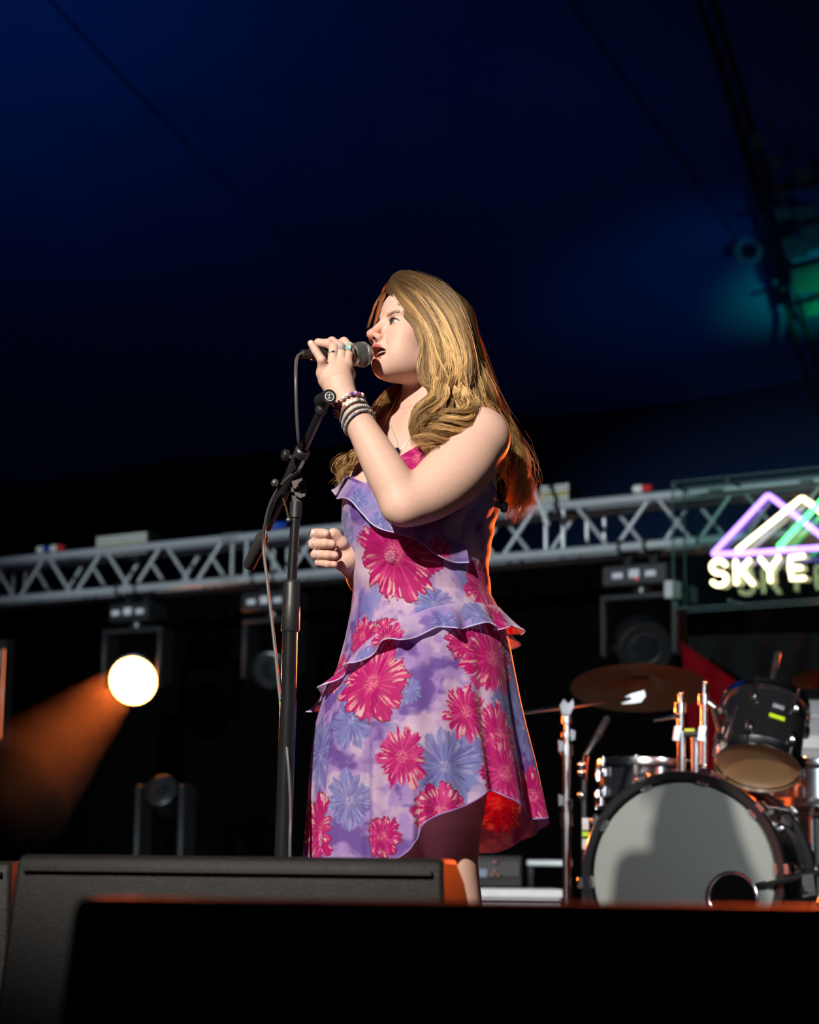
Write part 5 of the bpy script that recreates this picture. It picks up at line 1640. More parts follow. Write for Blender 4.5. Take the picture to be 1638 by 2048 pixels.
# ---- ruffles
def ruffle(name, keys, width, flare, waves, amp, seed, flowers, n=520, m=30, base_off=.004, part_name='ruffle'):
    """keys: (phi, py of the seam) ...; strip hanging from the seam with a rippled edge"""
    keys = np.array(keys, float)
    ph = np.linspace(keys[0, 0], keys[-1, 0], n)
    py = np.interp(ph, keys[:, 0], keys[:, 1])
    k = np.ones(9) / 9
    py = np.convolve(np.pad(py, 4, mode='edge'), k, 'valid')
    zs = np.interp(py, np.linspace(850, 1800, 400), [zpy(v) for v in np.linspace(850, 1800, 400)])
    q = np.linspace(0, 1, m)[:, None]
    wd = width(ph)[None] if callable(width) else width
    arc = np.cumsum(np.hypot(np.gradient(np.radians(ph)) * .17, np.gradient(zs)))
    rip = np.sin(arc * waves + 1.3 * np.sin(arc * waves * .37) + seed) + .45 * np.sin(arc * waves * 2.1 + seed * 2)
    z = zs[None] - wd * q
    z = z + .007 * q * np.cos(arc * waves + seed)[None]
    off = base_off + flare * q ** 1.2 + amp * (q ** 1.4) * rip[None]
    PHr = np.broadcast_to(ph[None], z.shape)
    Vr = surf(PHr, zs[None] + 0 * z, 0)              # seam position, then hang down and out
    Vb = surf(PHr, z, 0)
    rad = np.stack([np.sin(np.radians(PHr)), -np.cos(np.radians(PHr)), 0 * PHr], -1)
    Vv_ = Vb + rad * np.maximum(off, .003)[..., None]
    tang = np.stack([np.cos(np.radians(PHr)), np.sin(np.radians(PHr)), 0 * PHr], -1)
    Vv_ = Vv_ + tang * (.5 * amp * q * np.cos(arc * waves + seed)[None])[..., None]
    sh = Vv_.shape
    pv = Vv_.reshape(-1, 3).astype(np.float32)
    for _ in range(2):
        d = bodyskin_sdf(pv)
        dv = rad.reshape(-1, 3)
        pv = pv + (dv * np.maximum(.008 - d, 0)[:, None]).astype(np.float32)
    Vv_ = pv.reshape(sh).astype(float)
    c = cloth_base(np.broadcast_to(arc[None], z.shape) + seed, z, 11)
    c = c * .75 + np.array((.40, .33, .66)) * .25
    PXr = PROJ(Vv_.reshape(-1, 3)).reshape(*z.shape, 2)
    msk = np.abs(PHr) < 95
    for i, (x, y, r_, bl_) in enumerate(flowers):
        a, b = locate(x, y, PXr, msk)
        flower(c, np.broadcast_to((arc - arc[b])[None], z.shape), z - z[a, b], r_, 900 + int(seed) * 31 + i, bool(bl_), i, 1, 9)
    o = grid_mesh(part_name, Vv_, FR, dress, color=c.reshape(-1, 3), flip=True)
    MB().tube([Vector(v) for v in Vv_[-1][::2]], .0014, 5).build('ruffle_edge', pm('pale_lilac_edge', (.50, .45, .66), .6), dress)
    return Vv_
hipk = SEAMK[(SEAMK[:, 0] > -179)]
ruffle('hip', hipk, lambda p: np.interp(p, [-180, -80, -45, 0, 40, 75, 100, 180], [.03, .030, .040, .048, .050, .046, .046, .03]), .017, 66, .0125, 2.0,
       [(770, 1278, .045, 0), (735, 1320, .03, 1), (985, 1235, .035, 0), (955, 1228, .03, 1), (690, 1352, .035, 0), (890, 1250, .03, 1), (1012, 1240, .03, 0)], n=760)
BSEAM = [(688, 957), (705, 972), (730, 996), (765, 1030), (810, 1062), (860, 1086), (905, 1099), (925, 1104)]
bk = [(phi_of(x, y), y) for x, y in BSEAM]
bk = sorted([(-112, 956)] + bk)
ruffle('bust', bk, lambda p: np.interp(p, [-110, -80, -40, 0, 35], [.024, .034, .046, .040, .042]), .014, 40, .0045, 5.0,
       [(880, 1100, .03, 0), (760, 1050, .03, 1), (715, 1000, .03, 1)], n=340)

# ---- straps, side seam clip
def project(pts, off, f=None, it=6):
    """move points to distance off outside the skin"""
    f = f or upper_sdf
    p = np.array(pts, dtype=np.float32)
    h = .001
    for _ in range(it):
        d = f(p)
        g = np.stack([f(p + A3(e)) - d for e in ((h, 0, 0), (0, h, 0), (0, 0, h))], 1) / h
        p = p - ((d - off)[:, None] * g / np.maximum((g * g).sum(1), .2)[:, None]).astype(np.float32)
    return p
STRAPM = pm('violet_strap', (.30, .22, .50), .6)
def strap(pts):
    q = catmull([W3(*k) for k in pts], 40)
    q = project(q, .0022, bodyskin_sdf)
    MB().tube([Vector(v) for v in q.astype(float)], .0032, 8).build('strap', STRAPM, dress)
strap([(866, 885, 3.88), (884, 866, 3.885), (905, 848, 3.90), (935, 828, 3.94), (962, 826, 4.0), (985, 850, 4.07), (1008, 905, 4.10), (1010, 960, 4.09), (1004, 1010, 4.06)])
strap([(716, 965, 3.96), (735, 920, 3.99), (755, 880, 4.06), (775, 850, 4.12), (795, 850, 4.18)])
ck = W3(996, 1012, 3.985)
cl = MB().box(Vector(ck.astype(float)) + Vector((0, -.012, 0)), (.032, .014, .012), ((.93, .25, -.25), (-.2, .95, .1), (.25, .0, .95)), .003)
cl.box(Vector(ck.astype(float)) + Vector((.012, -.008, -.004)), (.014, .02, .02), None, .003)
tag(cl.build('clip', BLACKP, dress), 'small black plastic clip at the back edge')
# ---- bead clusters in the hearts of two blooms
BEADM = pm('pink_glass_bead', (.75, .45, .62), .12, .2, spec=.8)
for (x, y, r_) in ((781, 1112, .012), (643, 1680, .012)):
    a, b = locate(x, y)
    o_ = V[a, b]; nrm = np.array([math.sin(R(PH[a, b])), -math.cos(R(PH[a, b])), 0]); tg_ = np.array([-nrm[1], nrm[0], 0])
    m_ = MB()
    for i in range(46):
        rr_ = r_ * math.sqrt((i + .5) / 46); q = i * 2.39996
        m_.ball(Vector(o_ + nrm * (.0022 + .002 * (1 - rr_ / r_)) + tg_ * rr_ * math.cos(q) + BU * rr_ * math.sin(q)), .00105, 6, 5)
    tag(m_.build('bead_cluster', BEADM, dress), 'round cluster of pink glass beads', kind='stuff')
# ================================================================== hair: wavy locks laid over a full under-mass
class Hair:
    def __init__(s): s.C, s.R_, s.K = [], [], []
HM_ = bpy.data.materials.new('blond_hair'); HM_.use_nodes = True
N, L = nt(HM_); b_ = N['Principled BSDF']
at = N.new('ShaderNodeAttribute'); at.attribute_name = 'Col'
L.new(at.outputs['Color'], b_.inputs['Base Color'])
b_.inputs['Roughness'].default_value = .46
b_.inputs['Specular IOR Level'].default_value = .40
tl = N.new('ShaderNodeBsdfTranslucent'); L.new(at.outputs['Color'], tl.inputs['Color'])
ms = N.new('ShaderNodeMixShader'); ms.inputs[0].default_value = .22
L.new(b_.outputs[0], ms.inputs[1]); L.new(tl.outputs[0], ms.inputs[2]); L.new(ms.outputs[0], N['Material Output'].inputs['Surface'])
HV, HQ, HC = [], [], []
hbase = 0
HAIRC = np.array(P(880, 680, 4.03))
def strands(ctrl, n, m=26, thick=.0007, clump=10, wob=.004, spread=.006, tipspread=1.6, wave=(0, 0), curl=0.0, seed=0, shade=1.0, frizz=.0012, trim=.12, rooted=.40):
    """ctrl: (G, M, 3) neighbouring guide curves; n strands drawn between them in clumps of one lock"""
    global hbase
    q = np.random.default_rng(seed)
    G = len(ctrl)
    cur = np.stack([catmull(c, m) for c in ctrl])                     # G, m, 3
    nl = max(1, n // clump)
    w = (np.arange(nl) + q.random(nl)) / nl * (G - 1)
    i = np.minimum(w.astype(int), max(G - 2, 0)); f = (w - i)[:, None, None]
    lock = cur[i] * (1 - f) + cur[np.minimum(i + 1, G - 1)] * f       # nl, m, 3
    t = np.linspace(0, 1, m)
    ph = (2.4 * w[:, None] + .9 * q.random((nl, 1))) if wave[0] > .012 else q.random((nl, 1)) * 6.28
    tan = np.gradient(lock, axis=1); tan /= np.linalg.norm(tan, axis=2, keepdims=True) + 1e-9
    view = np.array([0, -1., 0]); side = np.cross(tan, view); side /= np.linalg.norm(side, axis=2, keepdims=True) + 1e-9
    nor = np.cross(side, tan)
    amp = wave[0] * (t ** 1.2 + .6 * sst(t, .5, .8))
    fr = wave[1] * (1 + .25 * (q.random((nl, 1)) - .5))
    lock = lock + side * (amp[None] * np.sin(fr * t[None] * 6.28 + ph))[..., None] + nor * (amp[None] * .7 * np.cos(fr * t[None] * 6.28 + ph))[..., None]
    lock = lock + q.normal(0, wob, (nl, 1, 3)) * np.array([.8, 1.6, .6]) * (.25 + t)[None, :, None]
    tw = q.random((nl, 1)) * 6.28
    st = np.repeat(lock, clump, axis=0); sd = np.repeat(side, clump, axis=0); no = np.repeat(nor, clump, axis=0)
    ns = len(st)
    a = q.random((ns, 1)) * 6.28; r = np.sqrt(q.random((ns, 1))) * spread
    rr = r * ((.55 + .45 * np.sin(np.pi * np.clip(t * 1.15, 0, 1))) if rooted else np.sin(np.pi * np.clip(.03 + t * .9, 0, 1)) ** .8)[None] * (1 - .45 * t[None] ** 3 * (1 - curl))
    an = a + curl * t[None] * 3 + np.repeat(tw, clump, 0)
    st = st + sd * (rr * np.cos(an))[..., None] + no * (rr * .6 * np.sin(an))[..., None]
    k = q.normal(0, frizz, (ns, m, 3)); k = (k + np.roll(k, 1, 1) + np.roll(k, -1, 1)) / 2
    st = st + k * (t ** 1.5)[None, :, None]
    # uneven ends
    ln = 1 - trim * q.random(ns) ** 1.5
    tt_ = t[None] * ln[:, None] * (m - 1)
    j = np.minimum(tt_.astype(int), m - 2); ff = (tt_ - j)[..., None]
    ar = np.arange(ns)[:, None]
    st = st[ar, j] * (1 - ff) + st[ar, j + 1] * ff
    tan = np.gradient(st, axis=1); tan /= np.linalg.norm(tan, axis=2, keepdims=True) + 1e-9
    out = st - HAIRC; out[..., 2] *= .5; out /= np.linalg.norm(out, axis=2, keepdims=True) + 1e-9
    s1 = np.cross(tan, out); s1 /= np.linalg.norm(s1, axis=2, keepdims=True) + 1e-9
    s2 = np.cross(tan, s1)
    ro = q.normal(0, .55, (ns, 1, 1))
    s1 = s1 * np.cos(ro) + s2 * np.sin(ro)
    th = thick * (1 - .85 * t ** 3)[None, :, None] * (.6 + .8 * q.random((ns, 1, 1)))
    v = np.stack([st - s1 * th, st + s1 * th], 2).reshape(-1, 3)               # flat fibre bundles
    base = (np.arange(ns)[:, None] * m + np.arange(m - 1)[None]) * 2
    qd = np.stack([base, base + 1, base + 3, base + 2], -1).reshape(-1, 4) + hbase
    lt = np.repeat(q.random(nl), clump)                                 # lock tone, dark to light
    tone = np.clip(.72 * lt + .28 * q.random(ns), 0, 1)[:, None, None]
    root = np.array((.075, .042, .018)); mid = np.array((.32, .165, .045)); lite = np.array((.84, .56, .25))
    body_ = mid * (1 - tone) + lite * tone
    body_ = body_ * (.38 + .85 * tone)
    rt = sst(t, .0, rooted)[None, :, None] if rooted else np.ones((1, m, 1))
    colr = (root * (.8 + .7 * tone)) * (1 - rt) + body_ * rt
    colr = np.broadcast_to(colr[:, :, None, :], (ns, m, 2, 3)).reshape(-1, 3) * shade
    HV.append(v); HQ.append(qd); HC.append(colr); hbase += len(v)
def guide(pts): return np.array([np.array(P(*k)) for k in pts])
# --- near side: from the parting over the cheek, down to the chest (keys from the face edge to the back)
N0 = [(776, 578, 3.995), (788, 602, 3.950), (810, 632, 3.926), (833, 660, 3.912), (846, 692, 3.906), (849, 722, 3.902), (847, 748, 3.896), (856, 772, 3.888), (862, 800, 3.872), (850, 835, 3.858), (856, 868, 3.850), (866, 895, 3.846)]
N1 = [(783, 558, 3.998), (812, 586, 3.930), (846, 628, 3.904), (868, 672, 3.894), (878, 716, 3.889), (874, 752, 3.882), (876, 782, 3.872), (896, 810, 3.858), (898, 842, 3.850), (878, 868, 3.846), (860, 884, 3.846), (850, 900, 3.846)]
N2 = [(790, 549, 4.000), (836, 574, 3.922), (876, 626, 3.896), (898, 682, 3.887), (908, 730, 3.884), (902, 766, 3.878), (902, 796, 3.865), (910, 822, 3.852), (898, 850, 3.848), (882, 868, 3.848), (872, 882, 3.848), (864, 896, 3.848)]
N3 = [(800, 545, 4.002), (858, 566, 3.930), (904, 616, 3.905), (926, 676, 3.898), (938, 728, 3.896), (936, 768, 3.893), (934, 798, 3.886), (938, 818, 3.870), (926, 838, 3.852), (908, 852, 3.846), (894, 866, 3.846), (884, 884, 3.846)]
N4 = [(814, 545, 4.005), (870, 566, 3.945), (912, 614, 3.928), (934, 674, 3.924), (948, 728, 3.925), (960, 772, 3.930), (974, 808, 3.955), (992, 836, 3.995), (1006, 880, 4.03), (1018, 925, 4.05), (1030, 965, 4.055), (1030, 1000, 4.06)]
N5 = [(830, 547, 4.012), (884, 570, 3.975), (922, 616, 3.962), (944, 676, 3.962), (960, 730, 3.966), (976, 776, 3.974), (993, 812, 4.0), (1010, 850, 4.03), (1026, 894, 4.05), (1044, 935, 4.055), (1052, 975, 4.06), (1040, 1022, 4.06)]
N6 = [(846, 552, 4.03), (890, 576, 4.02), (927, 622, 4.015), (950, 682, 4.015), (968, 736, 4.02), (988, 786, 4.03), (1004, 826, 4.05), (1018, 866, 4.07), (1036, 910, 4.08), (1050, 955, 4.08), (1048, 1000, 4.08), (1016, 1040, 4.08)]
N7 = [(846, 556, 4.06), (894, 584, 4.08), (932, 632, 4.09), (952, 690, 4.09), (966, 750, 4.10), (978, 800, 4.11), (990, 846, 4.12), (1002, 890, 4.12), (1012, 935, 4.13), (1020, 975, 4.13), (1030, 1005, 4.12), (1026, 1030, 4.12)]
GN = [guide(g) for g in (N0, N1, N2, N3, N4, N5, N6, N7)]
strands(GN[0:4], 4800, 32, .00046, 56, .0050, .0085, wave=(.020, 2.6), curl=.8, seed=1)
strands(GN[3:5], 1100, 32, .00046, 46, .005, .009, wave=(.0125, 2.6), curl=.7, seed=2)
strands(GN[4:8], 2600, 32, .00044, 40, .0045, .008, wave=(.0125, 3.2), curl=.9, seed=3, trim=.34)
# inner layer slightly below the surface, darkened as shade between the locks
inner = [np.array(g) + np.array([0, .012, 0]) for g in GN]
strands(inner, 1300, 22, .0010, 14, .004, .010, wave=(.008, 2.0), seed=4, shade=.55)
# two soft barrel curls hanging in front of the shoulder
def curlock(px, py0, py1, Y, rad, n, turns, seed, drift=0):
    t = np.linspace(0, 1, 12)
    c = []
    for k in t:
        a = k * turns * 2 * math.pi
        c.append((px + drift * k + 1000 * rad * math.sin(a) * min(1, k * 3 + .2), py0 + (py1 - py0) * k, Y - rad * .6 * math.cos(a) + .03 * max(0, 1 - 4 * k)))
    strands([guide(c)], 2 * n, 26, .00045, 2 * n, .0, .0115, curl=1.1, seed=seed, trim=.2, rooted=0, shade=.95)
curlock(872, 745, 872, 3.868, .016, 70, 1.1, 11, 4)
curlock(894, 752, 880, 3.862, .018, 80, 1.0, 12, -6)
curlock(918, 760, 868, 3.868, .016, 70, .9, 13, -12)
curlock(852, 800, 905, 3.850, .010, 46, .8, 14, 8)
curlock(880, 835, 915, 3.848, .012, 40, .7, 15, -16)
# loose light strands over the cheek edge and the crown
strands([guide([(777, 575, 3.985), (796, 600, 3.935), (822, 632, 3.915), (846, 664, 3.902), (866, 700, 3.893), (876, 736, 3.886), (868, 770, 3.878)]),
         guide([(790, 552, 3.99), (838, 578, 3.914), (884, 632, 3.888), (912, 690, 3.879), (926, 742, 3.877), (930, 784, 3.872), (950, 812, 3.868)])], 520, 26, .0004, 9, .004, .004, wave=(.006, 1.6), seed=21, shade=1.25)
# flyaways on the back outline
strands([GN[5], GN[6]], 120, 26, .00030, 1, .011, .004, wave=(.012, 2.2), seed=22, frizz=.004)
strands([GN[3], GN[4]], 40, 26, .00035, 1, .012, .004, wave=(.014, 2.0), seed=23, frizz=.004)
# --- far side: fringe past the far brow, then hair behind the neck and on the far shoulder
F0 = [(776, 574, 3.998), (770, 590, 4.010), (762, 608, 4.016), (756, 626, 4.022), (750, 642, 4.028), (744, 656, 4.035)]
F1 = [(782, 556, 4.005), (771, 572, 4.030), (764, 592, 4.045), (759, 615, 4.055), (756, 640, 4.06), (756, 670, 4.07)]
strands([guide(F0), guide(F1)], 170, 18, .00030, 7, .0025, .003, wave=(.0015, 1), seed=31, shade=.5, frizz=.0006)
strands([guide([(770, 580, 4.01), (754, 604, 4.04), (744, 632, 4.055), (736, 656, 4.06)])], 14, 16, .0003, 1, .003, .003, seed=32)
FB = [[(800, 700, 4.075), (796, 740, 4.08), (790, 772, 4.085), (772, 800, 4.085), (762, 834, 4.08), (770, 866, 4.065), (778, 902, 4.05)],
      [(815, 700, 4.075), (812, 745, 4.08), (806, 782, 4.075), (790, 816, 4.065), (782, 846, 4.055), (790, 872, 4.03), (782, 905, 4.01)],
      [(824, 705, 4.07), (822, 750, 4.075), (820, 790, 4.07), (806, 824, 4.05), (800, 850, 4.03), (796, 878, 4.01), (790, 896, 4.0)]]
strands([guide(g) for g in FB], 1100, 24, .00046, 22, .004, .008, wave=(.008, 1.6), curl=.6, seed=33, shade=.85)
strands([guide([(796, 768, 4.07), (776, 784, 4.07), (760, 802, 4.065), (748, 822, 4.06), (742, 838, 4.06)])], 36, 18, .0004, 6, .005, .006, wave=(.004, 1.2), seed=34, shade=1.1)
FL = [[(770, 840, 4.09), (745, 872, 4.075), (725, 900, 4.06), (704, 912, 4.05), (694, 930, 4.04), (702, 952, 4.02), (708, 972, 4.0)],
      [(776, 850, 4.085), (752, 880, 4.065), (733, 910, 4.045), (716, 930, 4.035), (704, 948, 4.03), (694, 962, 4.02), (690, 972, 4.01)]]
strands([guide(g) for g in FL], 560, 24, .00046, 18, .006, .008, wave=(.012, 2.0), curl=.7, seed=35, trim=.35, frizz=.002)
strands([guide([(740, 890, 4.07), (716, 906, 4.06), (690, 912, 4.055), (678, 928, 4.05), (684, 948, 4.05), (676, 968, 4.05)])], 40, 22, .0004, 4, .008, .006, wave=(.008, 1.6), seed=36, frizz=.003)
V_ = np.concatenate(HV); Q_ = np.concatenate(HQ); C_ = np.concatenate(HC)
hair = np_mesh('hair', V_, Q_, HM_, person, C_)
tag(hair, 'long wavy blond hair with darker roots')
print('hair quads', len(Q_))
# --- under-mass: closes the head below the strands
def mass_sdf(p):
    q = (p - HO.astype(np.float32)) @ HM.T
    d = el(q, (-.016, 0, .036), (.103, .079, .090))
    face = el(q, (.110, -.03, -.035), (.082, .118, .118))
    d = smax(d, -face, .01)
    d = smin(d, chain(p, [W3(905, 640, 3.985), W3(925, 720, 3.975), W3(938, 780, 3.975), W3(960, 825, 4.02)], [.045, .045, .042, .030]), .02)
    d = smin(d, chain(p, [W3(880, 690, 3.945), W3(890, 740, 3.935), W3(892, 790, 3.92)], [.026, .026, .020]), .02)
    d = smin(d, chain(p, [W3(920, 700, 4.06), W3(965, 820, 4.08), W3(1005, 900, 4.10), W3(1020, 960, 4.10)], [.05, .040, .024, .012]), .02)
    d = smin(d, chain(p, [W3(836, 720, 4.06), W3(812, 790, 4.075), W3(800, 840, 4.07)], [.022, .018, .010]), .015)
    return d
lo_m = np.array([P(760, 900, 3.9).x, 3.86, zpy(990)]); hi_m = np.array([P(1060, 900, 4.1).x, 4.22, P(840, 535, 4.0).z])
VM, QM = nets(mass_sdf, lo_m, hi_m, .0035)
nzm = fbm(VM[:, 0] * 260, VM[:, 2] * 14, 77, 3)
cm = np.array((.10, .058, .022)) * (.45 + .9 * nzm)[:, None]  # dark colour stands for shade in the gaps between locks
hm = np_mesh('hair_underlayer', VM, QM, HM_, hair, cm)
# ================================================================== eyes, teeth, brows, lashes
EYEM = attr_mat('eye', .08, .7, noise=.02)
GAZE = np.array([.97, .02, .12]); GAZE /= np.linalg.norm(GAZE)
for s in (1, -1):
    c0 = np.array([EYE[0] - .0008, s * EYE[1], EYE[2]])
    nu_, nv_ = 48, 36
    gz = np.array([.985, s * .02 + .17 * 0, .10]); gz /= np.linalg.norm(gz)
    a1 = np.cross(gz, [0, 0, 1.]); a1 /= np.linalg.norm(a1); a2 = np.cross(a1, gz)
    th = np.linspace(0.001, math.pi, nv_) ** 1.25 / math.pi ** .25
    VV = np.zeros((nv_, nu_, 3)); CC_ = np.zeros((nv_, nu_, 3))
    for i, t in enumerate(th):
        for j in range(nu_):
            b = 2 * math.pi * j / nu_
            rr = .0123 + (.0006 * math.exp(-(t / .42) ** 4))
            d_ = gz * math.cos(t) + (a1 * math.cos(b) + a2 * math.sin(b)) * math.sin(t)
            q_ = c0 + d_ * rr
            VV[i, j] = hw(*q_)
            rd = t / .46
            CC_[i, j] = (.004, .004, .004) if rd < .40 else ((.22, .30, .27) if rd < .90 else ((.03, .06, .07) if rd < 1.0 else (.72, .68, .64)))
    eo = grid_mesh('eye', VV, EYEM, person, wrap_u=True, color=CC_.reshape(-1, 3), flip=False)
    if s == 1: tag(eo, 'pale grey green eye looking up ahead')
TEETH = pm('tooth_enamel', (.72, .66, .55), .25, 0, var=.05)
for k in range(-3, 4):
    if k == 0: continue
    a = (abs(k) - .5) * math.copysign(1, k)
    l_ = a * .0067; f_ = .0825 - 11.2 * l_ * l_
    w_ = .0070 if abs(k) < 3 else .0064
    c = hw(f_, l_, -.0696)
    ang = math.atan2(-2 * 11.2 * l_, 1)
    X_ = HL * math.cos(ang) + HF * math.sin(ang); Y_ = -HL * math.sin(ang) + HF * math.cos(ang)
    MB().box(Vector(c), (w_, .0035, .0062), (Vector(X_), Vector(Y_), Vector(HU)), .0006).build('tooth', TEETH, person)
tq = []
for i in range(9):
    pass
TONG = pm('tongue', (.36, .08, .075), .35, 0, var=.1)
tm_ = MB().ball((0, 0, 0), 1, 20, 12)
tm_.v = [tuple(hw(.060 + .026 * v[0], .019 * v[1], -.0900 + .006 * v[2])) for v in tm_.v]
tm_.build('tongue', TONG, person)
def hairlets(name, segs, rad, mat, parent):
    m = MB()
    for a, b, c in segs:
        m.tube([Vector(a), Vector(b), Vector(c)], [rad, rad * .8, rad * .25], 4, caps=False)
    return m.build(name, mat, parent)
BROWM = pm('brow_hair', (.22, .125, .07), .6)
LASHM = pm('dark_lash', (.012, .008, .007), .6)
rb = np.random.default_rng(5)
for s in (1, -1):
    t = rb.random(170)
    l_ = .012 + .032 * t
    u_ = .0120 + .0065 * t - .008 * np.maximum(0, t - .65) + (rb.random(170) - .5) * .0046 * (1 - .55 * t)
    p_ = np.array([hw(.086 - 6.0 * a_ * a_, s * a_, b__) for a_, b__ in zip(l_, u_)])
    p_ = project(p_, .0003, head_sdf, 5).astype(float)
    d_ = HL * s * (.0036 + .001 * rb.random((170, 1))) + HU * (.0026 * (1 - 1.3 * t[:, None])) - HF * .0012
    e_ = project(p_ + d_, .0007, head_sdf, 4).astype(float)
    seg = [(x, (x + y) / 2 + HF * .0003, y) for x, y in zip(p_, e_)]
    hairlets('eyebrow', seg, .00013, BROWM, person)
    seg = []
    for i in range(46):
        t = -1 + 2 * i / 45
        w = 1 - (t * .0150 / .0155) ** 2
        u_ = EYE[2] + .0064 * w + .0008 * t
        l_ = EYE[1] + .0150 * t
        p_ = hw(EYE[0] + math.sqrt(max(1e-6, .0142 ** 2 - (.0150 * t) ** 2 * .85 - (.0064 * w) ** 2)), s * l_, u_)
        out = HF * (.0050 + .001 * rb.random()) + HU * (.0016) + HL * s * (.0034 * t)
        seg.append((p_, p_ + out * .6 - HU * .0003, p_ + out + HU * .0026))
    for i in range(26):
        t = -1 + 2 * i / 25
        w = 1 - (t * .0150 / .0155) ** 2
        p_ = hw(EYE[0] + math.sqrt(max(1e-6, .0140 ** 2 - (.0150 * t) ** 2 * .85 - (.0050 * w) ** 2)), s * (EYE[1] + .0150 * t), EYE[2] - .0050 * w + .0008 * t)
        out = HF * .0022 - HU * .0018 + HL * s * (.0018 * t)
        seg.append((p_, p_ + out * .6, p_ + out))
    hairlets('eyelashes', seg, .00026, LASHM, person)

# ================================================================== jewellery
def loop_on(center, axis, off, n, a0=0, f=None):
    f = f or upper_sdf
    """points of a ring round a limb where the skin distance equals off"""
    c = np.array(center, float); ax = np.array(axis, float); ax /= np.linalg.norm(ax)
    u = np.cross(ax, [0, -1, 0.0]); u /= np.linalg.norm(u); w = np.cross(ax, u)
    a = np.linspace(0, 2 * math.pi, n, endpoint=False) + a0
    d = np.cos(a)[:, None] * u + np.sin(a)[:, None] * w
    r = np.full(n, .004)
    for _ in range(60):
        dd = f((c + d * r[:, None]).astype(np.float32))
        r = r + np.clip(off - dd, -.004, .004) * .8
    return c + d * r[:, None], d
fa = np.array(WRp, float) - np.array(W3(757, 916, 3.755), float)
fa = fa + np.array([-.10, .10, .0]) * np.linalg.norm(fa)
def beads(label, center, axis, radius, n, mats, shape='ball', vary=0.0, seed=0):
    br = bpy.data.objects.new('bracelet', None); COL.objects.link(br)
    br.parent = person; br.matrix_parent_inverse = Matrix.Translation(-Vector(person.location))
    tag(br, label)
    pts, d = loop_on(center, axis, radius, n)
    q = random.Random(seed)
    ax = Vector(axis).normalized()
    MB().tube([Vector(p) for p in pts], radius * .3, 5, closed=True).build('cord', pm('bead_cord', (.4, .35, .35), .7), br)
    for i in range(n):
        r_ = radius * (1 - vary * q.random())
        m_ = mats[q.randrange(len(mats))]
        if shape == 'ball':
            MB().ball(pts[i], r_, 10, 8).build('bead', m_, br)
        else:
            t_ = Vector(pts[(i + 1) % n] - pts[i - 1]).normalized(); dn = Vector(d[i]); dn = (dn - t_ * dn.dot(t_)).normalized()
            MB().box(pts[i], ((Vector(pts[(i + 1) % n]) - Vector(pts[i])).length * .92, radius * 1.3, radius * 2.2), (t_, dn, t_.cross(dn)), .0006).build('bead', m_, br)
    return br
def bm(name, c, rough=.12, metal=0.0): return pm(name, c, rough, metal, spec=.8, var=.08)
PKB = [bm('bead_magenta', (.50, .01, .22)), bm('bead_lilac', (.45, .30, .62)), bm('bead_blush', (.80, .45, .45)), bm('bead_cream', (.78, .70, .58)), bm('bead_violet', (.22, .08, .34))]
BRB = [bm('bead_bronze', (.36, .27, .16), .2, .6), bm('bead_smoke', (.22, .18, .17), .15), bm('bead_opal', (.62, .66, .62)), bm('bead_rosewood', (.30, .15, .13))]
GRB = [bm('bead_mint_grey', (.42, .50, .48)), bm('bead_grey', (.40, .42, .46)), bm('bead_silver', (.7, .7, .68), .15, .8), bm('bead_pale_peach', (.62, .50, .42)), bm('bead_steel_blue', (.30, .33, .46))]
beads('pink and violet glass bead bracelet nearest the hand', W3(699, 812, 3.806), fa, .0050, 22, PKB, 'ball', .35, 3)
beads('bronze bracelet of flat oblong beads', W3(706, 823, 3.801), fa, .0030, 22, BRB, 'box', 0, 4)
beads('bracelet of small grey green beads', W3(710, 834, 3.797), fa, .0030, 40, GRB[:2], 'ball', .1, 5)
beads('bracelet of small silver and peach beads nearest the elbow', W3(714, 841, 3.793), fa, .0031, 38, GRB, 'ball', .1, 6)

def ring(label, fing, rad, t, width, thick, mat=SILVERJ, i=0):
    """finger ring between joints a and b at fraction t"""
    a, b = np.array(fing[i], float), np.array(fing[i + 1], float)
    c = a + (b - a) * t; ax = b - a
    pts, d = loop_on(c, ax, thick * .4, 28, 0, lambda p: chain(p, fing, rad, .0025))
    rg = bpy.data.objects.new('ring', None); COL.objects.link(rg)
    rg.parent = person; rg.matrix_parent_inverse = Matrix.Translation(-Vector(person.location))
    tag(rg, label)
    axn = ax / np.linalg.norm(ax)
    m = MB()
    for o in np.linspace(-width / 2, width / 2, 3):
        m.tube([Vector(p + axn * o) for p in pts], thick, 6, closed=True)
    m.build('band', mat, rg)
    f = min(range(28), key=lambda i: d[i][1])           # the point nearest the camera
    return rg, Vector(pts[f]), Vector(axn), Vector(d[f])
r1, c1, x1, d1 = ring('wide square ring with turquoise, white and yellow inlay on the index finger', LF[0], LFR[0], .80, .007, .0012)
s1_ = x1.cross(d1).normalized()
MB().box(c1 + d1 * .0012, (.0175, .0105, .003), (x1, s1_, d1), .0006).build('setting', SILVERJ, r1)
TQ = bm('turquoise_inlay', (.12, .52, .55), .25); YI = bm('yellow_inlay', (.70, .42, .04), .3); WI = bm('white_inlay', (.75, .68, .68), .3); OI = bm('orange_inlay', (.62, .34, .14), .3)
def tri(pts, m): MB().prism([c1 + d1 * .0030 + x1 * u + s1_ * v for u, v in pts], d1 * .0004).build('inlay', m, r1)
tri([(.008, -.0045), (.008, .0045), (.0015, .0045)], TQ); tri([(.0068, -.0045), (.001, .004), (.001, -.0045)], YI)
tri([(.0005, .0045), (-.005, .0045), (.0005, -.0045)], WI); tri([(-.008, -.0045), (-.008, .0045), (-.0055, .0045), (-.0005, -.0045)], TQ)
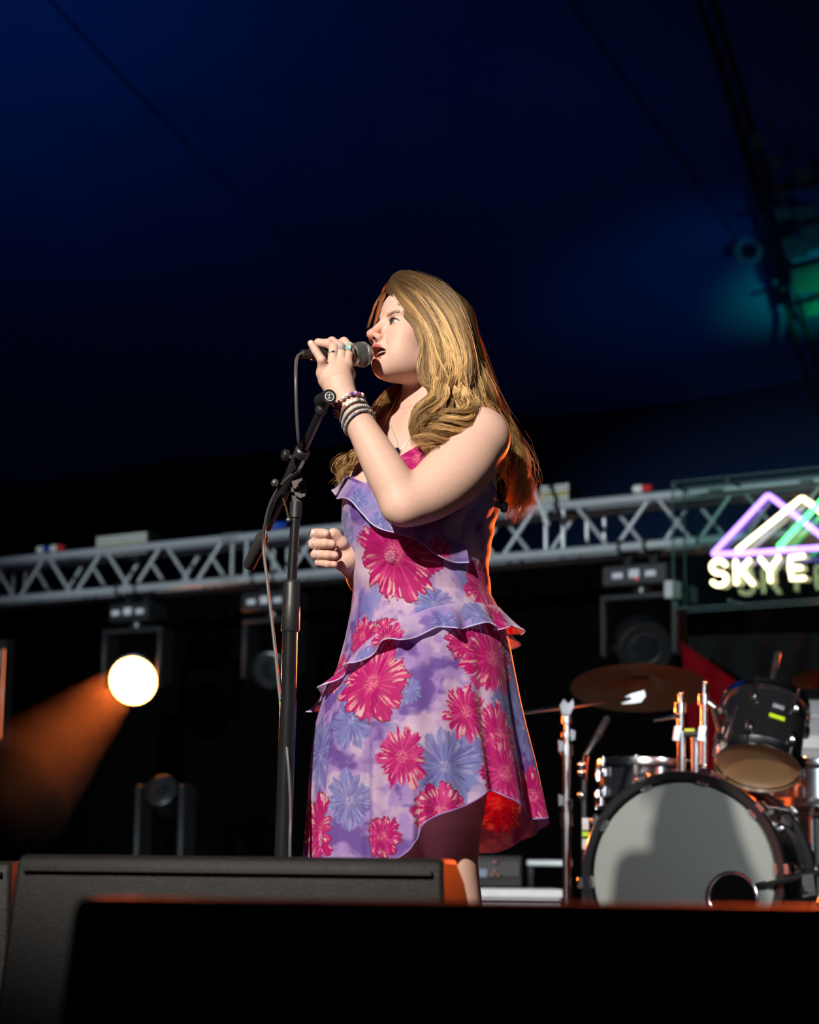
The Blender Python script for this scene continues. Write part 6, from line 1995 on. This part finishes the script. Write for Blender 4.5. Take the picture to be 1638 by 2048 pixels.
r2, c2_, x2, d2 = ring('chunky carved silver ring on the middle finger', LF[1], LFR[1], .92, .006, .0014)
s2_ = x2.cross(d2).normalized()
for k in range(4):
    MB().box(c2_ + d2 * .0016 + x2 * (-.0055 + .0036 * k), (.0026, .0115 - .0015 * (k % 2), .0032), (x2, s2_, d2), .0009).build('rib', SILVERJ, r2)
r3, c3, x3, d3 = ring('slim silver ring with dark stone on the ring finger', LF[2], LFR[2], .70, .002, .0010)
MB().ball(c3 + d3 * .0012, .0026, 12, 8, (1.3, 1, .8)).build('stone', bm('dark_stone', (.02, .02, .03)), r3)
ring('thin silver ring on the index finger of the lower hand', RFi[0], [RFR[0] * q for q in (1.18, 1.08, 1, .92)], .35, .002, .0008, i=1)
ring('open silver ring on the middle finger of the lower hand', RFi[1], [RFR[1] * q for q in (1.18, 1.08, 1, .92)], .32, .002, .0008, i=1)
ring('plain silver ring on the ring finger of the lower hand', RFi[2], [RFR[2] * q for q in (1.18, 1.08, 1, .92)], .34, .0016, .0008, i=1)
# necklace
nk = bpy.data.objects.new('necklace', None); COL.objects.link(nk)
nk.parent = person; nk.matrix_parent_inverse = Matrix.Translation(-Vector(person.location))
tag(nk, 'fine silver chain with a dark blue pendant')
for pts in ([(845, 838, 3.95), (836, 850, 3.94), (818, 864, 3.93), (802, 876, 3.93), (793, 886, 3.93)], [(793, 886, 3.93), (786, 876, 3.94), (780, 862, 3.97), (782, 850, 4.0)]):
    q = project(catmull([W3(*k) for k in pts], 40), .0012, bodyskin_sdf)
    MB().tube([Vector(v) for v in q.astype(float)], .0008, 6).build('chain', SILVERJ, nk)
pp = project([W3(790, 894, 3.93)], .003, bodyskin_sdf)[0].astype(float)
m = MB()
for i in range(12):
    a = 2 * math.pi * i / 12
    m.ball(Vector(pp) + Vector((.0068 * math.cos(a), -.001, .0105 * math.sin(a))), .0017, 8, 6)
m.build('pendant_setting', SILVERJ, nk)
MB().ball(Vector(pp) + Vector((0, -.001, 0)), .0062, 16, 10, (1, .6, 1.5)).build('pendant_stone', bm('sapphire_stone', (.006, .008, .03), .06), nk)
